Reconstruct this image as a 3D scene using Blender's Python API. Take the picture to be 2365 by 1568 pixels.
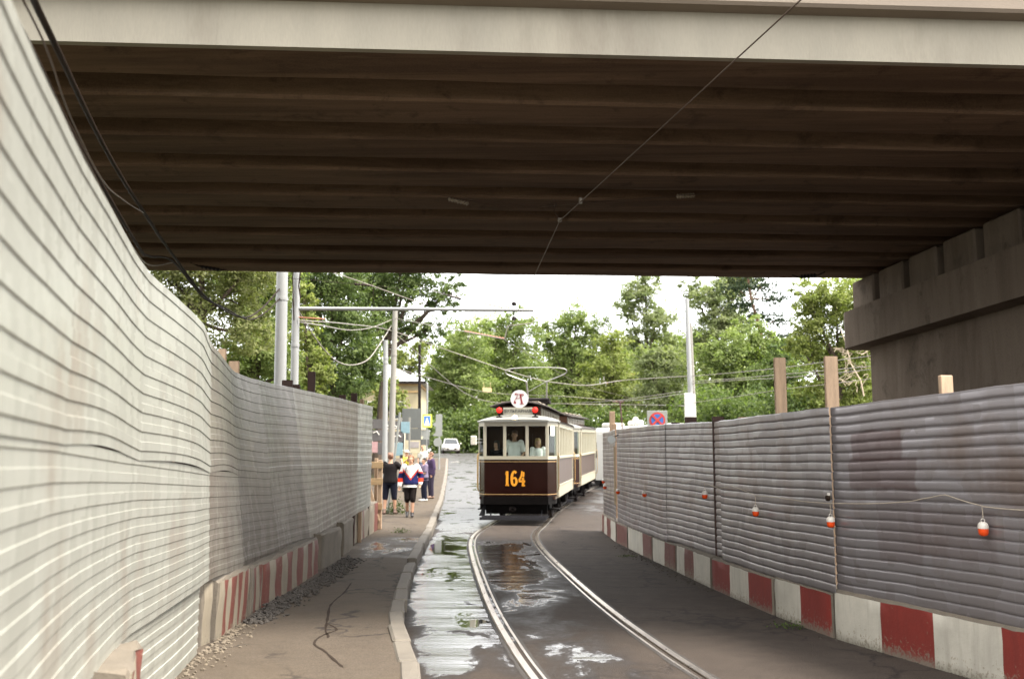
import bpy, bmesh, math, random
import numpy as np
from mathutils import Vector, Matrix
random.seed(7); np.random.seed(7)
for o in list(bpy.data.objects): bpy.data.objects.remove(o)
scene = bpy.context.scene
col = scene.collection

# ------------------------------------------------------------------ camera, sky, sun, exposure
FPX, PITCH, EYE = 2300.0, math.atan(291/2300.0), 1.85     # photo measured on a 2365 x 1568 grid
cam_d = bpy.data.cameras.new('camera'); cam = bpy.data.objects.new('camera', cam_d); col.objects.link(cam)
cam_d.sensor_width = 36; cam_d.sensor_fit = 'HORIZONTAL'; cam_d.lens = 36*FPX/2365
cam_d.clip_start = .05; cam_d.clip_end = 3000
cam.location = (0, 0, EYE); cam.rotation_euler = (math.pi/2 + PITCH, 0, 0)
cam_d.dof.use_dof = True; cam_d.dof.focus_distance = 12.5; cam_d.dof.aperture_fstop = 1.9
scene.camera = cam
scene.render.resolution_x = 1024; scene.render.resolution_y = 678

SUN_EL, SUN_AZ = math.radians(58), math.radians(112)       # azimuth clockwise from +Y: behind the camera, to its right
world = bpy.data.worlds.new('World'); scene.world = world; world.use_nodes = True
wn, wl = world.node_tree.nodes, world.node_tree.links
bg = wn['Background']
sky = wn.new('ShaderNodeTexSky'); sky.sky_type = 'NISHITA'; sky.sun_disc = False
sky.sun_elevation = SUN_EL; sky.sun_rotation = SUN_AZ
sky.air_density = 1.0; sky.dust_density = 4.0; sky.ozone_density = 1.0
hs = wn.new('ShaderNodeHueSaturation'); hs.inputs['Saturation'].default_value = .12
wl.new(sky.outputs[0], hs.inputs['Color'])
# thin bright overcast: an even cloud sheet of soft noise over the clear sky, the same in every direction
tc = wn.new('ShaderNodeTexCoord'); cn = wn.new('ShaderNodeTexNoise'); cn.inputs['Scale'].default_value = 2.5; cn.inputs['Detail'].default_value = 6
wl.new(tc.outputs['Generated'], cn.inputs['Vector'])
cramp = wn.new('ShaderNodeValToRGB'); wl.new(cn.outputs['Fac'], cramp.inputs['Fac'])
cramp.color_ramp.elements[0].position = .3; cramp.color_ramp.elements[0].color = (.84,.85,.86,1); cramp.color_ramp.elements[1].position = .7; cramp.color_ramp.elements[1].color = (1,.995,.98,1)
cv = wn.new('ShaderNodeVectorMath'); cv.operation = 'SCALE'; cv.inputs['Scale'].default_value = 6.0; wl.new(cramp.outputs[0], cv.inputs[0])
cm = wn.new('ShaderNodeMix'); cm.data_type = 'RGBA'; cm.inputs[0].default_value = .65; wl.new(hs.outputs[0], cm.inputs[6]); wl.new(cv.outputs[0], cm.inputs[7]); wl.new(cm.outputs[2], bg.inputs['Color'])
bg.inputs['Strength'].default_value = .15
sun_d = bpy.data.lights.new('sun', 'SUN'); sun = bpy.data.objects.new('sun', sun_d); col.objects.link(sun)
sun_d.energy = 1.9; sun_d.angle = math.radians(16); sun_d.color = (1, .95, .86)
sdir = Vector((math.sin(SUN_AZ)*math.cos(SUN_EL), math.cos(SUN_AZ)*math.cos(SUN_EL), math.sin(SUN_EL)))
sun.rotation_euler = sdir.to_track_quat('Z', 'Y').to_euler(); sun.location = sdir*60
vs = scene.view_settings
vs.view_transform = 'Standard'; vs.look = 'None'; vs.gamma = 1; vs.use_curve_mapping = False
vs.exposure = 2.6
scene.render.engine = 'CYCLES'
scene.cycles.max_bounces = 7; scene.cycles.diffuse_bounces = 4; scene.cycles.transparent_max_bounces = 12

# ------------------------------------------------------------------ photo pixel -> place
CP, SP = math.cos(PITCH), math.sin(PITCH)
def ray(x, y):
    a = (x-1182.5)/FPX; b = (784-y)/FPX
    return a, CP-b*SP, SP+b*CP
TP = [(-60,0),(12,0),(16,.03),(20,.08),(25,.17),(28,.26),(38,.42),(50,.95),(60,1.4),(96,3.0),(130,3.5),(300,5),(1500,8)]
def gz(y):                                                  # height of the street at distance y
    for (a, b), (c, d) in zip(TP, TP[1:]):
        if y <= c: return b+(d-b)*(y-a)/(c-a)
    return TP[-1][1]
def P(x, y, Y):                                             # pixel at distance Y
    r = ray(x, y); t = Y/r[1]; return Vector((r[0]*t, Y, EYE+r[2]*t))
def G(x, y, dz=0):                                          # pixel on the street (+dz)
    r = ray(x, y); lo, hi = 1., 300.
    for _ in range(50):
        m = (lo+hi)/2
        if EYE+r[2]*m/r[1] > gz(m)+dz: lo = m
        else: hi = m
    return Vector((r[0]*lo/r[1], lo, gz(lo)+dz))
def PX(Y): return Y/FPX                                     # metres per pixel at distance Y

# ------------------------------------------------------------------ materials
def new_mat(name):
    m = bpy.data.materials.new(name); m.use_nodes = True
    return m, m.node_tree.nodes, m.node_tree.links, m.node_tree.nodes['Principled BSDF']
def noise(n, l, vec, scale, detail=5, rough=.6, dist=0):
    t = n.new('ShaderNodeTexNoise'); t.inputs['Scale'].default_value = scale
    t.inputs['Detail'].default_value = detail; t.inputs['Roughness'].default_value = rough; t.inputs['Distortion'].default_value = dist
    if vec is not None: l.new(vec, t.inputs['Vector'])
    return t.outputs['Fac']
def ramp(n, l, fac, a, b, ca=(0,0,0,1), cb=(1,1,1,1)):
    r = n.new('ShaderNodeValToRGB'); e = r.color_ramp.elements
    e[0].position = a; e[1].position = b; e[0].color = ca; e[1].color = cb
    l.new(fac, r.inputs['Fac']); return r.outputs['Color']
def mix(n, l, fac, a, b, mode='MIX'):
    x = n.new('ShaderNodeMix'); x.data_type = 'RGBA'; x.blend_type = mode
    for s, v in ((x.inputs[0], fac), (x.inputs[6], a), (x.inputs[7], b)):
        if hasattr(v, 'links'): l.new(v, s)
        elif isinstance(v, (int, float)): s.default_value = v
        else: s.default_value = (*v[:3], 1)
    return x.outputs[2]
def math_(n, l, op, a, b=None, clamp=False):
    x = n.new('ShaderNodeMath'); x.operation = op; x.use_clamp = clamp
    for s, v in zip(x.inputs, (a, b)):
        if v is None: continue
        if hasattr(v, 'links'): l.new(v, s)
        else: s.default_value = v
    return x.outputs[0]
def posvec(n, l, scale=(1,1,1), rotz=0):
    g = n.new('ShaderNodeNewGeometry'); mp = n.new('ShaderNodeMapping')
    mp.inputs['Scale'].default_value = scale; mp.inputs['Rotation'].default_value = (0,0,rotz)
    l.new(g.outputs['Position'], mp.inputs['Vector']); return mp.outputs[0]
def bump(n, l, b, h, strength=.3, dist=.02):
    k = n.new('ShaderNodeBump'); k.inputs['Strength'].default_value = strength; k.inputs['Distance'].default_value = dist
    l.new(h, k.inputs['Height']); l.new(k.outputs[0], b.inputs['Normal'])
MATS = {}
ALB = (.73,.69,.635)                                          # photo is exposed for the shade, so surface colours stay low
def M(name, c, rough=.6, metal=0, var=.18, scale=6, c2=None, c2amt=.5, stretch=(1,1,1), bmp=.15, bscale=60, rvar=.1, spec=.5, fine=None):
    """plain weathered surface: colour noise, optional second colour in patches, fine relief"""
    if name in MATS: return MATS[name]
    c = tuple(a*k for a, k in zip(c, ALB)); c2 = tuple(a*k for a, k in zip(c2, ALB)) if c2 else None
    m, n, l, b = new_mat(name); v = posvec(n, l, stretch)
    f1 = noise(n, l, v, scale, 6); lo = tuple(x*(1-var) for x in c); hi = tuple(min(1, x*(1+var)) for x in c)
    out = mix(n, l, ramp(n, l, f1, .3, .7), lo, hi)
    if c2:
        f2 = noise(n, l, v, scale*.37, 7, .65)
        out = mix(n, l, ramp(n, l, f2, c2amt, min(1, c2amt+.14)), out, c2)
    f3 = noise(n, l, v, bscale, 4)
    out = mix(n, l, .25, out, ramp(n, l, f3, .3, .7, (*lo, 1), (*hi, 1)))
    l.new(out, b.inputs['Base Color'])
    r = n.new('ShaderNodeMapRange'); r.inputs['To Min'].default_value = max(.02, rough-rvar); r.inputs['To Max'].default_value = min(1, rough+rvar)
    l.new(f1, r.inputs['Value']); l.new(r.outputs[0], b.inputs['Roughness'])
    b.inputs['Metallic'].default_value = metal; b.inputs['Specular IOR Level'].default_value = spec
    if bmp: bump(n, l, b, f3, bmp, .01)
    MATS[name] = m; return m
def emit(name, c, s):
    m, n, l, b = new_mat(name); b.inputs['Base Color'].default_value = (*c, 1)
    b.inputs['Emission Color'].default_value = (*c, 1); b.inputs['Emission Strength'].default_value = s; MATS[name] = m; return m
def glass(name, tint=(.9,.95,.93), amt=.12, ior=1.12):
    m, n, l, b = new_mat(name); n.remove(b)
    t = n.new('ShaderNodeBsdfTransparent'); t.inputs[0].default_value = (*tint, 1)
    g = n.new('ShaderNodeBsdfGlossy'); g.inputs['Roughness'].default_value = .03
    fr = n.new('ShaderNodeFresnel'); fr.inputs[0].default_value = ior
    x = n.new('ShaderNodeMixShader'); l.new(math_(n, l, 'ADD', fr.outputs[0], amt, True), x.inputs[0])
    l.new(t.outputs[0], x.inputs[1]); l.new(g.outputs[0], x.inputs[2]); l.new(x.outputs[0], n['Material Output'].inputs[0])
    MATS[name] = m; return m

# ------------------------------------------------------------------ mesh helpers
class MB:
    def __init__(s): s.v = []; s.f = []; s.m = []
    def add(s, vs, fs, mi=0):
        k = len(s.v); s.v += [tuple(p) for p in vs]
        for i, f in enumerate(fs): s.f.append([j+k for j in f]); s.m.append(mi[i] if isinstance(mi, list) else mi)
        return s
    def box(s, c, d, mi=0, rz=0, b=0, mat=None):
        hx, hy, hz = d[0]/2, d[1]/2, d[2]/2
        if b <= 0:
            vs = [Vector((x*hx, y*hy, z*hz)) for z in (-1,1) for y in (-1,1) for x in (-1,1)]
            fs = [(0,2,3,1),(4,5,7,6),(0,1,5,4),(2,6,7,3),(0,4,6,2),(1,3,7,5)]
        else:
            b = min(b, hx*.95, hy*.95, hz*.95); bm = bmesh.new(); bmesh.ops.create_cube(bm, size=1)
            for q in bm.verts: q.co = Vector((q.co.x*d[0], q.co.y*d[1], q.co.z*d[2]))
            bmesh.ops.bevel(bm, geom=bm.edges[:], offset=b, segments=1, affect='EDGES')
            bm.verts.index_update(); vs = [q.co.copy() for q in bm.verts]; fs = [[q.index for q in f.verts] for f in bm.faces]; bm.free()
        T = Matrix.Translation(Vector(c)) @ (mat.to_4x4() if mat else Matrix.Rotation(rz, 4, 'Z'))
        return s.add([T @ p for p in vs], fs, mi)
    def tube(s, pts, r, n=8, mi=0, closed=False, sq=None):
        pts = [Vector(p) for p in pts]; N = len(pts); rs = r if isinstance(r, (list, tuple)) else [r]*N
        t0 = (pts[1]-pts[0]).normalized(); up = Vector((0,0,1)) if abs(t0.z) < .9 else Vector((1,0,0))
        a = t0.cross(up).normalized(); vs = []
        for i, p in enumerate(pts):
            if closed: t = (pts[(i+1) % N]-pts[i-1]).normalized()
            else: t = (pts[min(i+1, N-1)]-pts[max(i-1, 0)]).normalized()
            a = (a-t*a.dot(t)).normalized(); bb = t.cross(a)
            for k in range(n):
                w = 2*math.pi*k/n+(math.pi/n if n == 4 else 0); vs.append(p+(a*math.cos(w)+bb*math.sin(w))*rs[i])
        fs = []
        for i in range(N if closed else N-1):
            for k in range(n):
                i2 = (i+1) % N; fs.append((i*n+k, i*n+(k+1) % n, i2*n+(k+1) % n, i2*n+k))
        if not closed: fs += [tuple(range(n-1, -1, -1)), tuple((N-1)*n+k for k in range(n))]
        return s.add(vs, fs, mi)
    def lathe(s, prof, c=(0,0,0), n=16, mi=0, axis=None):
        T = Matrix.Translation(Vector(c))
        if axis is not None: T = T @ Vector(axis).to_track_quat('Z', 'Y').to_matrix().to_4x4()
        vs = [T @ Vector((r*math.cos(2*math.pi*k/n), r*math.sin(2*math.pi*k/n), z)) for r, z in prof for k in range(n)]
        fs = [(i*n+k, i*n+(k+1) % n, (i+1)*n+(k+1) % n, (i+1)*n+k) for i in range(len(prof)-1) for k in range(n)]
        fs += [tuple(range(n-1, -1, -1)), tuple((len(prof)-1)*n+k for k in range(n))]
        return s.add(vs, fs, mi)
    def prism(s, poly, d, mi=0):                             # poly: 3D points of one face; d: extrusion vector
        n = len(poly); a = [Vector(p) for p in poly]; b = [p+Vector(d) for p in a]
        return s.add(a+b, [tuple(range(n-1, -1, -1)), tuple(range(n, 2*n))]+[(i, (i+1) % n, n+(i+1) % n, n+i) for i in range(n)], mi)
    def grid(s, rows, mi=0):                                 # rows of points
        w = len(rows[0]); vs = [p for r in rows for p in r]
        return s.add(vs, [(i*w+j, i*w+j+1, (i+1)*w+j+1, (i+1)*w+j) for i in range(len(rows)-1) for j in range(w-1)], mi)
    def build(s, name, mats, parent=None, smooth=False, thick=0):
        me = bpy.data.meshes.new(name); me.from_pydata(s.v, [], s.f)
        for m in (mats if isinstance(mats, (list, tuple)) else [mats]): me.materials.append(m)
        if any(s.m): me.polygons.foreach_set('material_index', s.m)
        bm = bmesh.new(); bm.from_mesh(me)
        if thick == 0: bmesh.ops.recalc_face_normals(bm, faces=bm.faces)
        bm.to_mesh(me); bm.free()
        if smooth:
            me.polygons.foreach_set('use_smooth', [True]*len(me.polygons))
            if smooth != 2: me.set_sharp_from_angle(angle=math.radians(38))
        o = bpy.data.objects.new(name, me); col.objects.link(o)
        if parent: o.parent = parent
        if thick:
            md = o.modifiers.new('sheet', 'SOLIDIFY'); md.thickness = thick; md.offset = 0
        return o
def tag(o, label=None, cat=None, group=None, kind=None):
    for k, v in (('label', label), ('category', cat), ('group', group), ('kind', kind)):
        if v: o[k] = v
    return o
def empty(name, loc=(0,0,0), rz=0, rx=0, label=None, cat=None, group=None):
    o = bpy.data.objects.new(name, None); col.objects.link(o); o.empty_display_size = .2
    o.location = loc; o.rotation_euler = (rx, 0, rz); return tag(o, label, cat, group)
def cr(pts, n=8):                                            # Catmull-Rom through points
    pts = [Vector(p) for p in pts]; out = []
    q = [pts[0]*2-pts[1]]+pts+[pts[-1]*2-pts[-2]]
    for i in range(1, len(q)-2):
        for k in range(n):
            t = k/n; a, b, c, d = q[i-1], q[i], q[i+1], q[i+2]
            out.append(.5*((2*b)+(c-a)*t+(2*a-5*b+4*c-d)*t*t+(3*b-a-3*c+d)*t**3))
    return out+[pts[-1]]
def walk(pts, step):                                         # resample a polyline
    pts = [Vector(p) for p in pts]; out = [pts[0].copy()]; need = step
    for a, b in zip(pts, pts[1:]):
        L = (b-a).length; pos = 0
        while L-pos >= need: pos += need; out.append(a.lerp(b, pos/L)); need = step
        need -= L-pos
    return out
def lerp_tab(tab, x):
    for (a, b), (c, d) in zip(tab, tab[1:]):
        if x <= c: return b+(d-b)*(x-a)/(c-a)
    return tab[-1][1]
def text_mesh(body, size, mat, name, parent, loc, rot=(math.pi/2,0,0), offset=0, extrude=.003, align='CENTER'):
    cu = bpy.data.curves.new(name, 'FONT'); cu.body = body; cu.size = size; cu.align_x = align; cu.align_y = 'CENTER'
    cu.extrude = extrude; cu.offset = offset
    t = bpy.data.objects.new(name+'_t', cu); col.objects.link(t)
    me = bpy.data.meshes.new_from_object(t.evaluated_get(bpy.context.evaluated_depsgraph_get()))
    bpy.data.objects.remove(t); bpy.data.curves.remove(cu); me.materials.clear(); me.materials.append(mat)
    o = bpy.data.objects.new(name, me); col.objects.link(o); o.parent = parent; o.location = loc; o.rotation_euler = rot; return o
def fbm1(x, seed=0):
    return sum(math.sin(x*f+seed*1.7+f*3.1)*a for f, a in ((1,.5),(2.3,.3),(4.7,.17),(9.1,.08)))

# ------------------------------------------------------------------ palette
def formed(name, c, stain, pale, grain, lc=(.72,1.22)):
    '''board-formed concrete: grain lines, soot patches, damp runs and lime bloom; grain = stretch along the boards'''
    c, stain, pale = [tuple(a*k for a, k in zip(q, ALB)) for q in (c, stain, pale)]
    m, n, l, b = new_mat(name); v = posvec(n, l, grain, -BA_); raw = posvec(n, l)
    lines = noise(n, l, v, 7, 4, .7); patch = noise(n, l, v, 1.1, 8, .68, .6); blot = noise(n, l, raw, 1.7, 8, .72, .3); fine = noise(n, l, raw, 55, 4, .7); lime = noise(n, l, posvec(n, l, tuple(g*.8+.1 for g in grain), -BA_), 2.3, 6, .6)
    o = mix(n, l, ramp(n, l, lines, .38, .62), tuple(x*lc[0] for x in c), tuple(x*lc[1] for x in c))
    o = mix(n, l, ramp(n, l, patch, .46, .60), o, stain); o = mix(n, l, math_(n, l, 'MULTIPLY', ramp(n, l, blot, .56, .66), .8), o, tuple(x*.55 for x in stain))
    o = mix(n, l, math_(n, l, 'MULTIPLY', ramp(n, l, lime, .62, .72), .5), o, pale); o = mix(n, l, .3, o, ramp(n, l, fine, .3, .7, (*[x*.5 for x in c], 1), (*[x*1.5 for x in c], 1)))
    l.new(o, b.inputs['Base Color']); b.inputs['Roughness'].default_value = .9; b.inputs['Specular IOR Level'].default_value = .08
    bump(n, l, b, math_(n, l, 'ADD', lines, math_(n, l, 'MULTIPLY', fine, .5)), .5, .012); return m
BA_ = math.radians(3.5)
concrete = formed('concrete', (.155,.104,.075), (.070,.044,.031), (.25,.19,.15), (.10,1.3,1.3), (.80,1.16))
pier_m = formed('pier_concrete', (.18,.150,.125), (.115,.092,.074), (.24,.205,.17), (.8,.8,.13), (.93,1.06))
fascia_m = M('fascia_concrete', (.285,.27,.23), .85, var=.16, scale=1.4, c2=(.17,.148,.12), c2amt=.545, stretch=(1,1,.25), bmp=.25, bscale=50)
block_c = M('block_concrete', (.15,.13,.105), .9, var=.25, scale=5, c2=(.08,.068,.054), c2amt=.6, bmp=.5, bscale=60)
kerb_m = M('kerb_concrete', (.155,.14,.12), .85, var=.2, scale=4, c2=(.09,.08,.07), c2amt=.62, bmp=.4, bscale=70)
wood = M('weathered_wood', (.40,.29,.20), .8, var=.3, scale=5, c2=(.17,.10,.06), c2amt=.6, stretch=(3,3,.5), bmp=.3)
wood_d = M('dark_wood', (.06,.03,.024), .8, var=.3, scale=6, stretch=(3,3,.5))
steel_pole = M('pole_paint', (.28,.295,.31), .5, var=.08, scale=3, c2=(.21,.22,.225), c2amt=.66, stretch=(4,4,.6), bmp=.05)
concrete_pole = M('concrete_pole', (.25,.245,.23), .85, var=.12, scale=3, stretch=(3,3,.6))
black_iron = M('black_iron', (.006,.005,.005), .6, var=.4, scale=8, spec=.05)
dark_iron = M('dark_iron', (.020,.016,.016), .6, var=.4, scale=8, spec=.1)
rubber = M('cable_rubber', (.022,.014,.010), .7, var=.5, scale=12, spec=.08)
copper = M('wire_metal', (.11,.075,.06), .45, metal=.7, var=.2)
grey_wire = M('grey_wire', (.28,.26,.24), .5, metal=.4, var=.2)
porcelain = M('insulator_porcelain', (.26,.22,.17), .5, var=.1)

# ------------------------------------------------------------------ ground, road, pavement
soil = M('soil', (.09,.08,.05), .95, var=.4, scale=.8, c2=(.05,.08,.025), c2amt=.45, bmp=.6, bscale=12)
ys = [-40,-10,0,4,8,12,16,20,25,28,38,50,60,78,96,110,130,200,300,500,900,1500]
g = MB(); g.grid([[(x, y, gz(y)-.04) for x in (-900,-200,-60,-20,-8,0,8,20,60,200,900)] for y in ys])
tag(g.build('ground', soil), kind='structure')

KERB = [G(x, y, .15) for x, y in [(975,1568),(958,1510),(942,1455),(932,1430),(935,1400),(942,1360),(952,1320),(963,1290),(985,1245),(1005,1205),(1018,1170),(1026,1140),(1031,1110),(1034,1085)]]
KERB = [Vector((-.35,2,.15)), Vector((-.5,5,.15))]+KERB+[Vector((-4.6,72,0)), Vector((-5.2,82,0))]
KT = [(p.y, p.x) for p in cr(KERB, 6)]
def kerb_x(y): return lerp_tab(KT, y)
RC = [(2.0,2),(1.55,5),(.965,9),(.72,11),(.46,13.6),(.23,16.5),(.01,19.53),(-.16,22.59),(-.145,25.1),(.16,27.7),(.62,32),(1.2,36.5),(1.9,41),(2.75,45.5),(6.2,60),(12,78),(20,100)]
RCW = cr([(x, y, 0) for x, y in RC], 8); RT = [(p.y, p.x) for p in RCW]
def rail_x(y): return lerp_tab(RT, y)

def asphalt(name, base, dark, wet_attr, dust=None):
    base = tuple(x*k for x, k in zip(base, ALB)); dark = tuple(x*k for x, k in zip(dark, ALB)); dust = tuple(x*k for x, k in zip(dust, ALB)) if dust else None
    m, n, l, b = new_mat(name); v = posvec(n, l)
    big = noise(n, l, v, .55, 7, .65); mid = noise(n, l, v, 4, 6); fine = noise(n, l, v, 160, 3); vo = n.new('ShaderNodeTexVoronoi')
    vo.inputs['Scale'].default_value = 90; l.new(v, vo.inputs['Vector'])
    c = mix(n, l, ramp(n, l, big, .35, .68), dark, base)
    c = mix(n, l, ramp(n, l, mid, .35, .75), c, tuple(x*1.25 for x in base))
    c = mix(n, l, .5, c, ramp(n, l, noise(n, l, v, 70, 4, .75), .34, .66, (*[x*.4 for x in base], 1), (*[x*1.75 for x in base], 1)))
    if dust:
        d = noise(n, l, posvec(n, l, (1,.6,1)), .8, 6); c = mix(n, l, ramp(n, l, d, .45, .75), c, dust)
    cr_ = n.new('ShaderNodeTexVoronoi'); cr_.feature = 'DISTANCE_TO_EDGE'; cr_.inputs['Scale'].default_value = .55
    wv = n.new('ShaderNodeVectorMath'); wv.operation = 'MULTIPLY_ADD'
    nz = n.new('ShaderNodeTexNoise'); nz.inputs['Scale'].default_value = 2.2; nz.inputs['Detail'].default_value = 5; l.new(v, nz.inputs['Vector'])
    l.new(nz.outputs['Color'], wv.inputs[0]); wv.inputs[1].default_value = (.9,.9,.9); l.new(v, wv.inputs[2]); l.new(wv.outputs[0], cr_.inputs['Vector'])
    crack = ramp(n, l, cr_.outputs['Distance'], .005, .022, (1,1,1,1), (0,0,0,1))
    sel = ramp(n, l, noise(n, l, v, .35, 3), .44, .52)
    c = mix(n, l, math_(n, l, 'MULTIPLY', crack, math_(n, l, 'MULTIPLY', sel, .75)), c, (.015,.012,.011))
    at = n.new('ShaderNodeAttribute'); at.attribute_name = wet_attr
    wn1 = noise(n, l, posvec(n, l, (.75,.42,1)), 1.35, 8, .68, .4)
    w = math_(n, l, 'ADD', math_(n, l, 'MULTIPLY', math_(n, l, 'SUBTRACT', wn1, .5), 1.35), at.outputs['Fac'])
    wet = ramp(n, l, w, .46, .51); damp = ramp(n, l, w, .25, .48); pud = ramp(n, l, w, .70, .78)
    c = mix(n, l, damp, c, mix(n, l, 1, c, (.42,.40,.40), 'MULTIPLY'))
    l.new(c, b.inputs['Base Color'])
    gp = n.new('ShaderNodeNewGeometry'); sx = n.new('ShaderNodeSeparateXYZ'); l.new(gp.outputs['Position'], sx.inputs[0]); fr_ = n.new('ShaderNodeMapRange'); fr_.inputs['From Min'].default_value = 21; fr_.inputs['From Max'].default_value = 31; fr_.inputs['To Min'].default_value = .05; fr_.inputs['To Max'].default_value = .34; l.new(sx.outputs['Y'], fr_.inputs['Value'])     # past the bridge the film is thinner and rougher
    film = math_(n, l, 'ADD', fr_.outputs[0], math_(n, l, 'MULTIPLY', mid, .14))
    rr = math_(n, l, 'SUBTRACT', .88, math_(n, l, 'MULTIPLY', damp, .38))
    fm = n.new('ShaderNodeMix'); l.new(wet, fm.inputs[0]); l.new(rr, fm.inputs[2]); l.new(film, fm.inputs[3])
    pm_ = n.new('ShaderNodeMix'); l.new(pud, pm_.inputs[0]); l.new(fm.outputs[0], pm_.inputs[2]); pm_.inputs[3].default_value = .03; l.new(pm_.outputs[0], b.inputs['Roughness'])
    b.inputs['IOR'].default_value = 1.6; l.new(math_(n, l, 'ADD', .12, math_(n, l, 'MULTIPLY', wet, .4)), b.inputs['Specular IOR Level'])
    bs = math_(n, l, 'SUBTRACT', 1, math_(n, l, 'MAXIMUM', math_(n, l, 'MULTIPLY', wet, .80), math_(n, l, 'MULTIPLY', pud, .99)))
    k = n.new('ShaderNodeBump'); k.inputs['Distance'].default_value = .006; l.new(math_(n, l, 'MULTIPLY', bs, .55), k.inputs['Strength'])
    hh = math_(n, l, 'ADD', vo.outputs['Distance'], math_(n, l, 'MULTIPLY', mid, .9)); l.new(hh, k.inputs['Height'])
    und = noise(n, l, posvec(n, l, (.45,1.5,1)), 1.25, 3, .45); k2 = n.new('ShaderNodeBump'); k2.inputs['Distance'].default_value = .030     # worn, uneven carpet of asphalt
    l.new(math_(n, l, 'SUBTRACT', 1, math_(n, l, 'MULTIPLY', pud, .97)), k2.inputs['Strength']); l.new(und, k2.inputs['Height']); l.new(k2.outputs[0], k.inputs['Normal']); l.new(k.outputs[0], b.inputs['Normal'])
    return m
road_m = asphalt('road_asphalt', (.054,.044,.038), (.026,.021,.018), 'wet')
pave_m = asphalt('pavement_asphalt', (.088,.073,.059), (.058,.047,.038), 'wet', dust=(.105,.085,.064))

def wet_road(x, y):
    k, r = kerb_x(min(y, 82)), rail_x(y)
    lat = x-(r-.76)                                           # metres right of the left rail
    w = 0.
    if lat < 0:                                               # gutter side
        t = (x-k)/max(.2, (r-.76)-k); w = lerp_tab([(0,.34),(8.9,.34),(9.6,.62),(11.0,.56),(11.5,.42),(11.9,.66),(19,.66),(20.5,.78),(22.5,.78),(23.5,.62),(40,.62),(60,.62),(120,.60)], y)
        if y < 30: w -= max(0, .16-t)*1.6
        if y < 9.2 and t > .5: w -= .06
    elif lat < 1.52:
        w = lerp_tab([(0,.44),(9.4,.44),(10.5,.40),(11.5,.38),(13,.33),(14.5,.44),(16.0,.60),(20,.62),(22.5,.54),(24,.26),(30,.1),(60,.1),(120,.2)], y)-.20*max(0, lat-.55)
    else:
        w = lerp_tab([(0,0),(24,.0),(30,.2),(34,.42),(44,.5),(60,.55),(120,.55)], y)
        if y > 20 and y < 32: w += .05
    return w
def right_edge(y): return lerp_tab([(0,14),(24,12),(34,16),(60,40),(82,60),(110,60),(140,60)], y)
def left_edge(y): return kerb_x(y)-.05 if y <= 80 else lerp_tab([(80,-5.2),(84,-9),(88,-30),(110,-60),(140,-60)], y)
def sheet(name, ylist, lf, rf, dz, mat, dens, wetf, fine_hi=None):
    rows = []; wets = []
    for y in ylist:
        a, b_ = lf(y), rf(y); xs = []
        x = a
        while x < b_-1e-3:
            xs.append(x); x += dens if x < (fine_hi or 1e9) else dens*6
        xs.append(b_); rows.append((y, xs))
    n_ = max(len(r[1]) for r in rows); vs, fs = [], []
    for y, xs in rows:
        if len(xs) < n_: xs = xs[:-1]+[xs[-2]+(xs[-1]-xs[-2])*(i+1)/(n_-len(xs)+1) for i in range(n_-len(xs))]+[xs[-1]]
        for x in xs: vs.append((x, y, gz(y)+dz)); wets.append(wetf(x, y))
    for i in range(len(rows)-1):
        for j in range(n_-1): fs.append((i*n_+j, i*n_+j+1, (i+1)*n_+j+1, (i+1)*n_+j))
    me = bpy.data.meshes.new(name); me.from_pydata(vs, [], fs); me.materials.append(mat)
    at = me.attributes.new('wet', 'FLOAT', 'POINT'); at.data.foreach_set('value', wets)
    me.polygons.foreach_set('use_smooth', [True]*len(fs))
    o = bpy.data.objects.new(name, me); col.objects.link(o); return tag(o, kind='structure')
yl = [i*.4 for i in range(-5, 85)]+[34+i*1.5 for i in range(32)]+[82,84,86,88,92,96,100,106]
sheet('road', yl, left_edge, right_edge, 0, road_m, .16, wet_road, 3.2)

LPATH = [(-.62,.3),(-1.0,1.5),(-1.42,2.6),(-2.0,4.6),(-2.45,6.5),(-2.75,8.6),(-3.0,11),(-3.12,13.5),(-3.2,16),(-3.2,18.5),(-3.15,21),(-3.1,22.3)]
LT = [(y, x) for x, y in LPATH]
def pave_left(y): return lerp_tab(LT+[(24,-3.9),(30,-5.2),(40,-5.6),(60,-7),(82,-9)], y)-.5
def wet_pave(x, y):
    w = .0
    if 18.3 < y < 22.8: w = .45 if x < kerb_x(y)-.15 and x > kerb_x(y)-1.1 else .25
    if y > 45: w = .25
    return w
sheet('pavement', [i*.4 for i in range(0, 85)]+[34+i*1.5 for i in range(32)], pave_left, lambda y: kerb_x(y)-.15, .148, pave_m, .2, wet_pave)
tar = M('tar_seal', (.040,.031,.026), .95, var=.3, spec=.05)
def ribbon(name, pts, w, mat, parent=None, dz=.004, sm=5):
    c = cr(pts, sm); rows = []
    for i, p in enumerate(c):
        t = c[min(i+1, len(c)-1)]-c[max(i-1, 0)]; nrm = Vector((-t.y, t.x, 0)).normalized(); ww = w*(.35+.65*random.random()) if i not in (0, len(c)-1) else .002
        rows.append([p+nrm*ww+Vector((0,0,dz)), p-nrm*ww+Vector((0,0,dz))])
    m = MB(); m.grid(rows); return m.build(name, mat, parent)
pav = bpy.data.objects['pavement']
ribbon('tar_seam', [G(x, y, .148) for x, y in [(812,1345),(795,1368),(775,1385),(762,1400),(757,1425),(752,1455),(758,1468),(757,1473)]], .019, tar, pav)
ribbon('tar_seam', [G(x, y, .148) for x, y in [(752,1438),(772,1448),(777,1455),(758,1462),(740,1470),(728,1480),(728,1490),(748,1502),(770,1522),(793,1541)]], .017, tar, pav)

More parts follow.
